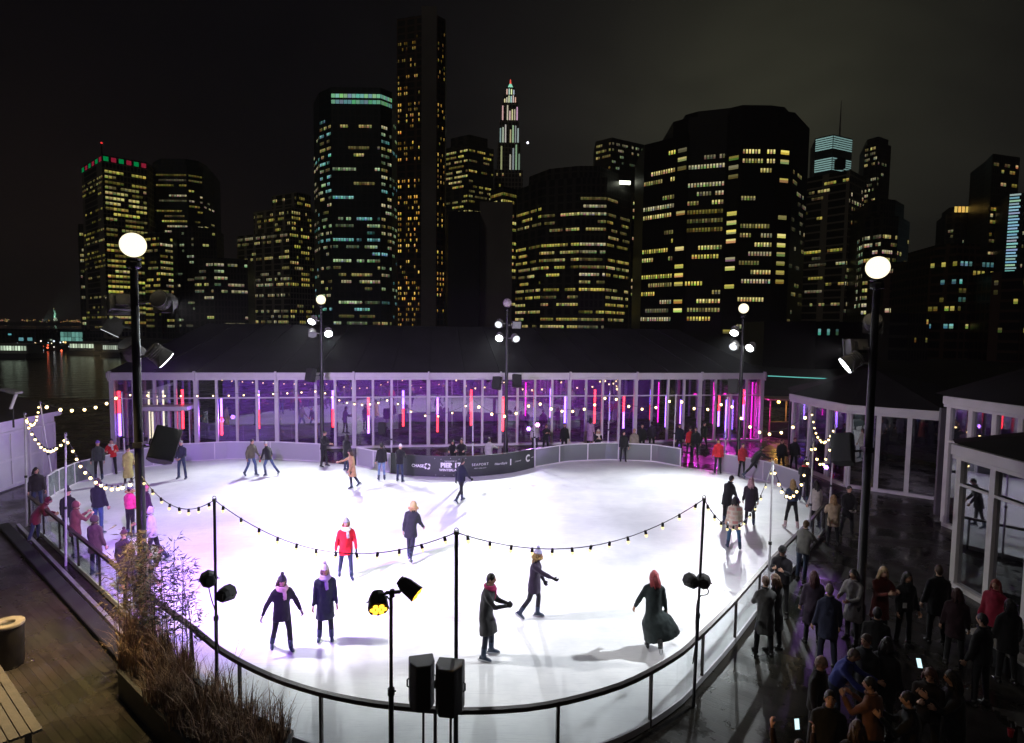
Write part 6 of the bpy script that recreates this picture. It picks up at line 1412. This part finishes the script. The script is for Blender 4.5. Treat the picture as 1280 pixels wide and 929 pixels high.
mb = MB(); mb.box((-.045, -.004, -.06), (.045, .004, .06), Matrix.Translation(c)); mb.build('card', pbr('paper', (.8, .8, .8), .6), t); mb = MB(); mb.box((-.004, -.001, .062), (.004, .003, .30), Matrix.Translation(c)); mb.build('lanyard', M_black, t)

# ------------------------------------------------------------------ bake the remeshed figures
bpy.context.view_layer.update()
for o, vox, it, wr, ex, ms in PENDING:
    r = o.modifiers.new('remesh', 'REMESH'); r.mode = 'VOXEL'; r.voxel_size = vox; r.use_smooth_shade = True
    sm_ = o.modifiers.new('smooth', 'SMOOTH'); sm_.factor = .5; sm_.iterations = it
dg = bpy.context.evaluated_depsgraph_get(); baked = []
for o, vox, it, wr, ex, ms in PENDING: baked.append(bpy.data.meshes.new_from_object(o.evaluated_get(dg)))
for (o, vox, it, wr, ex, ms), me in zip(PENDING, baked):
    mats = list(o.data.materials); old = o.data; o.modifiers.clear()
    if wr:
        sd = Vector((hash(o.name) % 97, 0, 0)); nrm = [v.normal.copy() for v in me.vertices]
        for v, nn in zip(me.vertices, nrm):
            q = v.co; f = noise.noise(Vector((q.x*7, q.y*7, q.z*4))+sd)+.6*noise.noise(Vector((q.x*16, q.y*16, q.z*10))+sd)
            v.co = q+nn*wr*f
    if ex is not None:
        bm = bmesh.new(); bm.from_mesh(me); vs = [bm.verts.new(v) for v in ex.v]
        for f, mi in zip(ex.f, ex.m):
            try:
                nf = bm.faces.new([vs[i] for i in f]); nf.material_index = mi; nf.smooth = True
            except ValueError: pass
        bmesh.ops.recalc_face_normals(bm, faces=bm.faces); bm.to_mesh(me); bm.free()
    me.name = o.name
    if not me.materials:
        for mm in mats: me.materials.append(mm)
    else:
        for i, mm in enumerate(mats):
            if i < len(me.materials): me.materials[i] = mm
            else: me.materials.append(mm)
    me.polygons.foreach_set('use_smooth', [True]*len(me.polygons))
    o.data = me; bpy.data.meshes.remove(old)
# ------------------------------------------------------------------ planting and foreground furniture
rg = random.Random(3)
M_planter = pbr('planter_steel', (.016, .015, .014), .55, var=.3, vscale=3)
M_soil = pbr('soil', (.03, .02, .014), .95, bump=.6, bscale=30)
A_ = [gp(147, 836, .55), gp(240, 933, .55), gp(330, 985, .55)]
A_ = [Vector((p.x, p.y, 0)) for p in A_]
B_ = [Vector((p.x, p.y, 0)) for p in (gp(186, 745, 1.07), gp(240, 784, 1.07), gp(277, 813.5, 1.07), gp(330, 842, 1.07), gp(386, 862, 1.07))]
B_ = [p+Vector((-.18, -.30, 0)) for p in B_]
poly = A_+B_[::-1]
tp_ = thing('planter', A_[0], 'long dark steel planter outside the railing full of brown grass', 'planter')
mb = MB(); mb.prism([(p.x, p.y) for p in poly][::1], .002, .48); mb.build('trough', M_planter, tp_)
n_ = len(poly); rim = MB()
for i in range(n_): rim.bar(poly[i]+Z*.515, poly[(i+1) % n_]+Z*.515, .06, .07)
rim.build('rim', M_planter, tp_)
cen = sum(poly, Vector())/n_
mb = MB(); mb.add([(p.lerp(cen, .03).x, p.lerp(cen, .03).y, .50) for p in poly], [tuple(range(n_))]); mb.build('soil', M_soil, tp_)
def inside(x, y):
    c = False; j = n_-1
    for i in range(n_):
        if ((poly[i].y > y) != (poly[j].y > y)) and (x < (poly[j].x-poly[i].x)*(y-poly[i].y)/(poly[j].y-poly[i].y)+poly[i].x): c = not c
        j = i
    return c
M_gr = [pbr('dry_grass_%s' % k, c, .8, var=.3, vscale=12) for k, c in (('tan', (.24, .14, .08)), ('brown', (.15, .085, .055)), ('straw', (.34, .23, .13)))]
xs = [p.x for p in poly]; ys = [p.y for p in poly]
g_ = MB(); cnt = 0
tufts = []
while len(tufts) < 120:
    x = rg.uniform(min(xs), max(xs)); y = rg.uniform(min(ys), max(ys))
    if inside(x, y): tufts.append((x, y, rg.uniform(.55, 1.15)))
for (x, y, h) in tufts:
    far_ = min(1, max(0, (x+7.6)/3.5)); h *= (1.0-.22*far_)*(1.5 if rg.random() < .12 else 1)
    for k in range(int(46-20*far_)):
        a = rg.uniform(0, 2*math.pi); ln = h*rg.uniform(.55, 1.1); sp = rg.uniform(.12, .55)*ln; w = rg.uniform(.004, .009)
        b = Vector((x+rg.uniform(-.10, .10), y+rg.uniform(-.10, .10), .49)); d = Vector((math.cos(a), math.sin(a), 0)); pp = Vector((-d.y, d.x, 0))
        p1_g = b+d*sp*.35+Z*ln*.55; p2_g = b+d*sp+Z*ln*rg.uniform(.72, .95)
        g_.mi = rg.choice((0, 0, 1, 1, 2)); g_.add([b-pp*w, b+pp*w, p1_g+pp*w*.8, p1_g-pp*w*.8, p2_g], [(0, 1, 2, 3), (3, 2, 4)])
        if rg.random() < .16:     # feathery seed head
            for q in range(9):
                c0 = p2_g.lerp(p1_g, q/14); e = Vector((rg.uniform(-1, 1), rg.uniform(-1, 1), rg.uniform(.2, 1))).normalized(); g_.mi = 2; g_.add([c0, c0+e*.05+pp*.004, c0+e*.055-pp*.004], [(0, 1, 2)])
o = g_.build('dry_grass', M_gr); o['kind'] = 'stuff'; o['label'] = 'brown ornamental grass filling the planter by the railing'
# bamboo and reeds
M_leaf = [pbr('bamboo_leaf', (.035, .05, .022), .6), pbr('bamboo_leaf_dark', (.018, .024, .014), .6), pbr('reed_leaf', (.15, .11, .045), .7), pbr('reed_leaf_dark', (.09, .06, .028), .7)]
M_cane = pbr('bamboo_cane', (.06, .06, .025), .5); M_reed = pbr('reed_cane', (.16, .11, .05), .6)
def cane_plant(name, label, cat, spots, hs, mats, cane, leafn, lw, ll, seed):
    rr = random.Random(seed); c = sum((Vector(s) for s in spots), Vector())/len(spots); t = thing(name, c, label, cat)
    lv = MB(); st = MB()
    for s, h in zip(spots, hs):
        s = Vector(s); bend = Vector((rr.uniform(-.22, .22), rr.uniform(-.15, .15), 0)); f = lambda u: s+Z*(.48+h*u)+bend*u*u
        st.tube([f(k/8) for k in range(9)], [.011*(1-.75*k/8)+.002 for k in range(9)], 6)
        for k in range(leafn):
            u = rr.uniform(.22, 1)**.8; b = f(u); a = rr.uniform(0, 2*math.pi); d = Vector((math.cos(a), math.sin(a), rr.uniform(-.1, .7))).normalized(); tw = b+d*rr.uniform(.06, .26)
            if rr.random() < .5: st.tube([b, tw], [.003, .002], 4)
            for q in range(rr.randint(1, 3)):
                e = (d+Vector((rr.uniform(-.8, .8), rr.uniform(-.8, .8), rr.uniform(-.7, .6)))).normalized(); sd = e.cross(Vector((rr.uniform(-1, 1), rr.uniform(-1, 1), rr.uniform(.2, 1)))).normalized()
                l = ll*rr.uniform(.6, 1.2); w = lw*rr.uniform(.7, 1.2); lv.mi = rr.choice((0, 1)); m_ = tw+e*l*.4-Z*l*.04
                lv.add([tw, m_+sd*w, tw+e*l-Z*l*.15, m_-sd*w], [(0, 1, 2, 3)])
    st.build('stem', cane, t, smooth=True); o = lv.build('leaves', mats, t); return t
def pt(px, py): p = gp(px, py, .5); return (p.x, p.y, 0)
cane_plant('bamboo', 'dark slender leaved bamboo standing against the white ice left of the poled stage lights', 'plant', [pt(190+7.5*k+rg.uniform(-3, 3), 822+rg.uniform(-6, 10)+k*1.5) for k in range(8)], [2.3, 1.9, 2.4, 2.05, 2.45, 2.1, 2.2, 1.7], M_leaf[:2], M_cane, 90, .012, .15, 8)
cane_plant('reed_plant', 'tall tan reeds round the foot of the left lamp post', 'plant', [pt(152+5.5*k+rg.uniform(-3, 3), 806+rg.uniform(-6, 14)) for k in range(9)], [1.9, 2.3, 2.0, 2.5, 2.3, 2.1, 2.4, 1.9, 1.6], M_leaf[2:], M_reed, 90, .010, .17, 9)
# dark strip standing in for the shade outside the left railing
k0, k1 = gp(5, 662), gp(165, 838)
kb = MB(); ka = Vector((k0.x-.2, k0.y+.2, .13)); kc = Vector((k1.x-.05, k1.y+.1, .13)); kb.bar(ka-Z*.05, kc-Z*.05, .34, .14); o = kb.build('cable_ramp', pbr('ramp_rubber', (.012, .012, .012), .9, spec=.15), None, bevel=.03); tag(o, 'long low black cable ramp lying along the outside of the left railing', 'cable ramp')
kb = MB(); q0 = Vector((near_rail[0].x-.35, near_rail[0].y-.1, .06)); q1 = Vector((near_rail[2].x-.32, near_rail[2].y-.2, .06)); kb.bar(q0, q1, .10, .10); o = kb.build('edge_beam', M_steel, None, bevel=.01); tag(o, 'narrow steel beam glinting at the foot of the left railing', 'beam')
# litter bin
bp0 = gp(9, 778, .92); c = Vector((bp0.x, bp0.y, 0)); t = thing('litter_bin', c, 'round dark litter bin with pale rim at the left edge', 'litter bin')
mb = MB(); mb.tube([c+Z*z for z in (.002, .03, .05, .84, .86)], [.24, .25, .26, .28, .28], 28); mb.build('drum', pbr('bin_steel', (.05, .045, .042), .3, .7, var=.2, vscale=4), t, smooth=True, sharp=40)
mb = MB(); rs = [[c+Vector((r*math.cos(2*math.pi*k/28), r*math.sin(2*math.pi*k/28), z)) for k in range(28)] for r, z in ((.29, .862), (.30, .90), (.29, .925), (.14, .92), (.13, .90), (.13, .87))]; mb.rings(rs, cap=False); mb.build('rim', pbr('bin_rim', (.18, .15, .115), .5, var=.2, vscale=8), t, smooth=True, sharp=40)
mb = MB(); mb.cyl(c+Z*.863, c+Z*.868, .128, n=20); mb.build('opening', M_blackm, t)
# picnic tables
M_wood = pbr('weathered_wood', (.042, .033, .025), .6, var=.3, vscale=6, bump=.3, bscale=20)
def table(p, q, depth_dir, w, z, label, n, thick=.045):
    """planked table: p-q is the long edge seen; depth_dir points across the top"""
    p = Vector(p); q = Vector(q); g2 = (q-p).normalized(); dd = Vector(depth_dir).normalized(); t = thing('picnic_table', (p+q)/2+dd*w/2, label, 'table', 'outdoor tables')
    for k in range(n):
        o_ = dd*(w*(k+.5)/n); mb = MB(); mb.bar(p+o_+Z*z, q+o_+Z*z, w/n-.012, thick); mb.build('plank', M_wood, t, bevel=.006)
    for u in (.15, .85):
        a = p.lerp(q, u); mb = MB(); mb.bar(a+dd*.04+Z*(z-thick/2-.05), a+dd*(w-.04)+Z*(z-thick/2-.05), .07, .09); mb.build('bearer', M_wood, t)
        for e in (.10, w-.10): mb = MB(); mb.bar(a+dd*e+Z*.002, a+dd*e+Z*(z-thick/2-.1), .08, .08, up=g2); mb.build('leg', M_wood, t)
    return t
a, b = gp(-6, 822, .75), gp(54, 912, .75); a.z = b.z = 0; d0 = (a-b).normalized()
table(b, b+d0*3.0, Vector((-d0.y*-1, d0.x*-1, 0)) if False else Vector((-.72, -.69, 0)), .85, .75, 'weathered plank table cut by the lower left corner', 6)
a, b = gp(1237, 884, .75), gp(1300, 899, .75); a.z = b.z = 0
table(a, a+(b-a).normalized()*1.8, Vector((.12, -1, 0)), .8, .75, 'brown plank table with a red cup in the lower right corner', 6)
cp = gp(1263, 921, .775); t = thing('cup', cp, 'small red plastic cup on the lower right table', 'cup'); mb = MB(); mb.tube([cp+Z*z for z in (.002, .12, .125)], [.032, .046, .048], 16); mb.build('shell', pbr('red_cup', (.55, .04, .06), .3), t, smooth=True, sharp=40)
mb = MB(); mb.cyl(cp+Z*.126, cp+Z*.128, .040, n=16); mb.build('drink', pbr('drink', (.2, .02, .02), .1), t)
# low ledge and the dark benches before the nearest pavilion
a, b = gp(1214, 786, .45), gp(1300, 838, .45); a.z = b.z = 0; g2 = (b-a).normalized(); nn = Vector((-g2.y, g2.x, 0))
t = thing('low_wall', a, 'low dark planter wall with pale coping before the nearest pavilion', 'wall'); mb = MB(); mb.bar(a+Z*.21, b+g2*2+Z*.21, .30, .416, up=Z); mb.build('wall', M_planter, t)
mb = MB(); mb.bar(a+Z*.445, b+g2*2+Z*.445, .34, .045); mb.build('coping', pbr('coping_stone', (.42, .40, .38), .6, var=.15, vscale=5), t)
# floodlight on the shed roof
c = vp(14, 489, 24.5); t = thing('roof_floodlight', c, 'square floodlight leaning on an arm over the shed roof', 'floodlight')
mb = MB(); M = Matrix.Translation(c) @ Matrix.Rotation(R(12), 4, 'Y'); mb.box((-.33, -.2, -.05), (.33, .2, .05), M); mb.build('head', M_housing, t, bevel=.02); mb = MB(); mb.bar(c+Vector((.22, 0, -.06)), c+Vector((-.05, 0, -.72)), .12, .05); mb.build('arm', M_white, t)
mb = MB(); mb.bar(c+Vector((-.05, .1, -.72)), c+Vector((-.05, .1, -1.5)), .05, .05); mb.build('stay', M_blackm, t)
# teal light line on the roof beyond the long pavilion, amber lit frame behind
a, b = vp(960, 470, 46), vp(1056, 474.5, 50); mb = MB(); mb.tube([a, b], .035, 6); o = mb.build('light_line', emit('teal_tube', (.20, .85, .75), .6)); tag(o, 'thin teal light line running right from the long pavilion\'s roof', 'light line')
t = thing('amber_kiosk', gp(975, 540), 'amber lit open frame kiosk beyond the right end of the long pavilion', 'kiosk'); c = gp(978, 546); c.z = 0
M_am = pbr('kiosk_frame', (.4, .3, .18), .5)
for dx in (-.9, .9):
    for dy in (0, 1.6): mb = MB(); mb.bar(c+Vector((dx, dy, .002)), c+Vector((dx, dy, 2.5)), .08, .08, up=(1, 0, 0)); mb.build('post', M_am, t)
mb = MB(); mb.box(tuple(c+Vector((-1.1, -.2, 2.5))), tuple(c+Vector((1.1, 1.8, 2.6)))); mb.build('roof', M_am, t); mb = MB(); mb.box(tuple(c+Vector((-.85, .05, .002))), tuple(c+Vector((.85, .5, 1.0)))); mb.build('counter', M_wood, t)
mb = MB(); mb.sph(c+Vector((0, .8, 2.3)), .10, 10, 8); mb.build('lamp', emit('amber_lamp', (1, .55, .1), 14), t, smooth=True)
lamp('kiosk_lamp', 'POINT', tuple(c+Vector((0, .8, 2.1))), (1, .5, .1), 60, None, radius=.1)
# tidy helper tags
for o in bpy.data.objects:
    for k in ('_base', '_hand'):
        if k in o: del o[k]
# ------------------------------------------------------------------ night haze over the river and the city
hz = MB(); hz.box((-3600, -60, -5.5), (1500, 3900, 330))
m = bpy.data.materials.new('night_haze'); m.use_nodes = True; N = m.node_tree.nodes; L = m.node_tree.links; N.remove(N['Principled BSDF'])
v = N.new('ShaderNodeVolumePrincipled'); v.inputs['Color'].default_value = (.92, .92, .95, 1); v.inputs['Density'].default_value = .00032; v.inputs['Anisotropy'].default_value = .3
L.new(v.outputs[0], N['Material Output'].inputs['Volume'])
o = hz.build('haze', m); o['kind'] = 'stuff'
cy.volume_bounces = 0
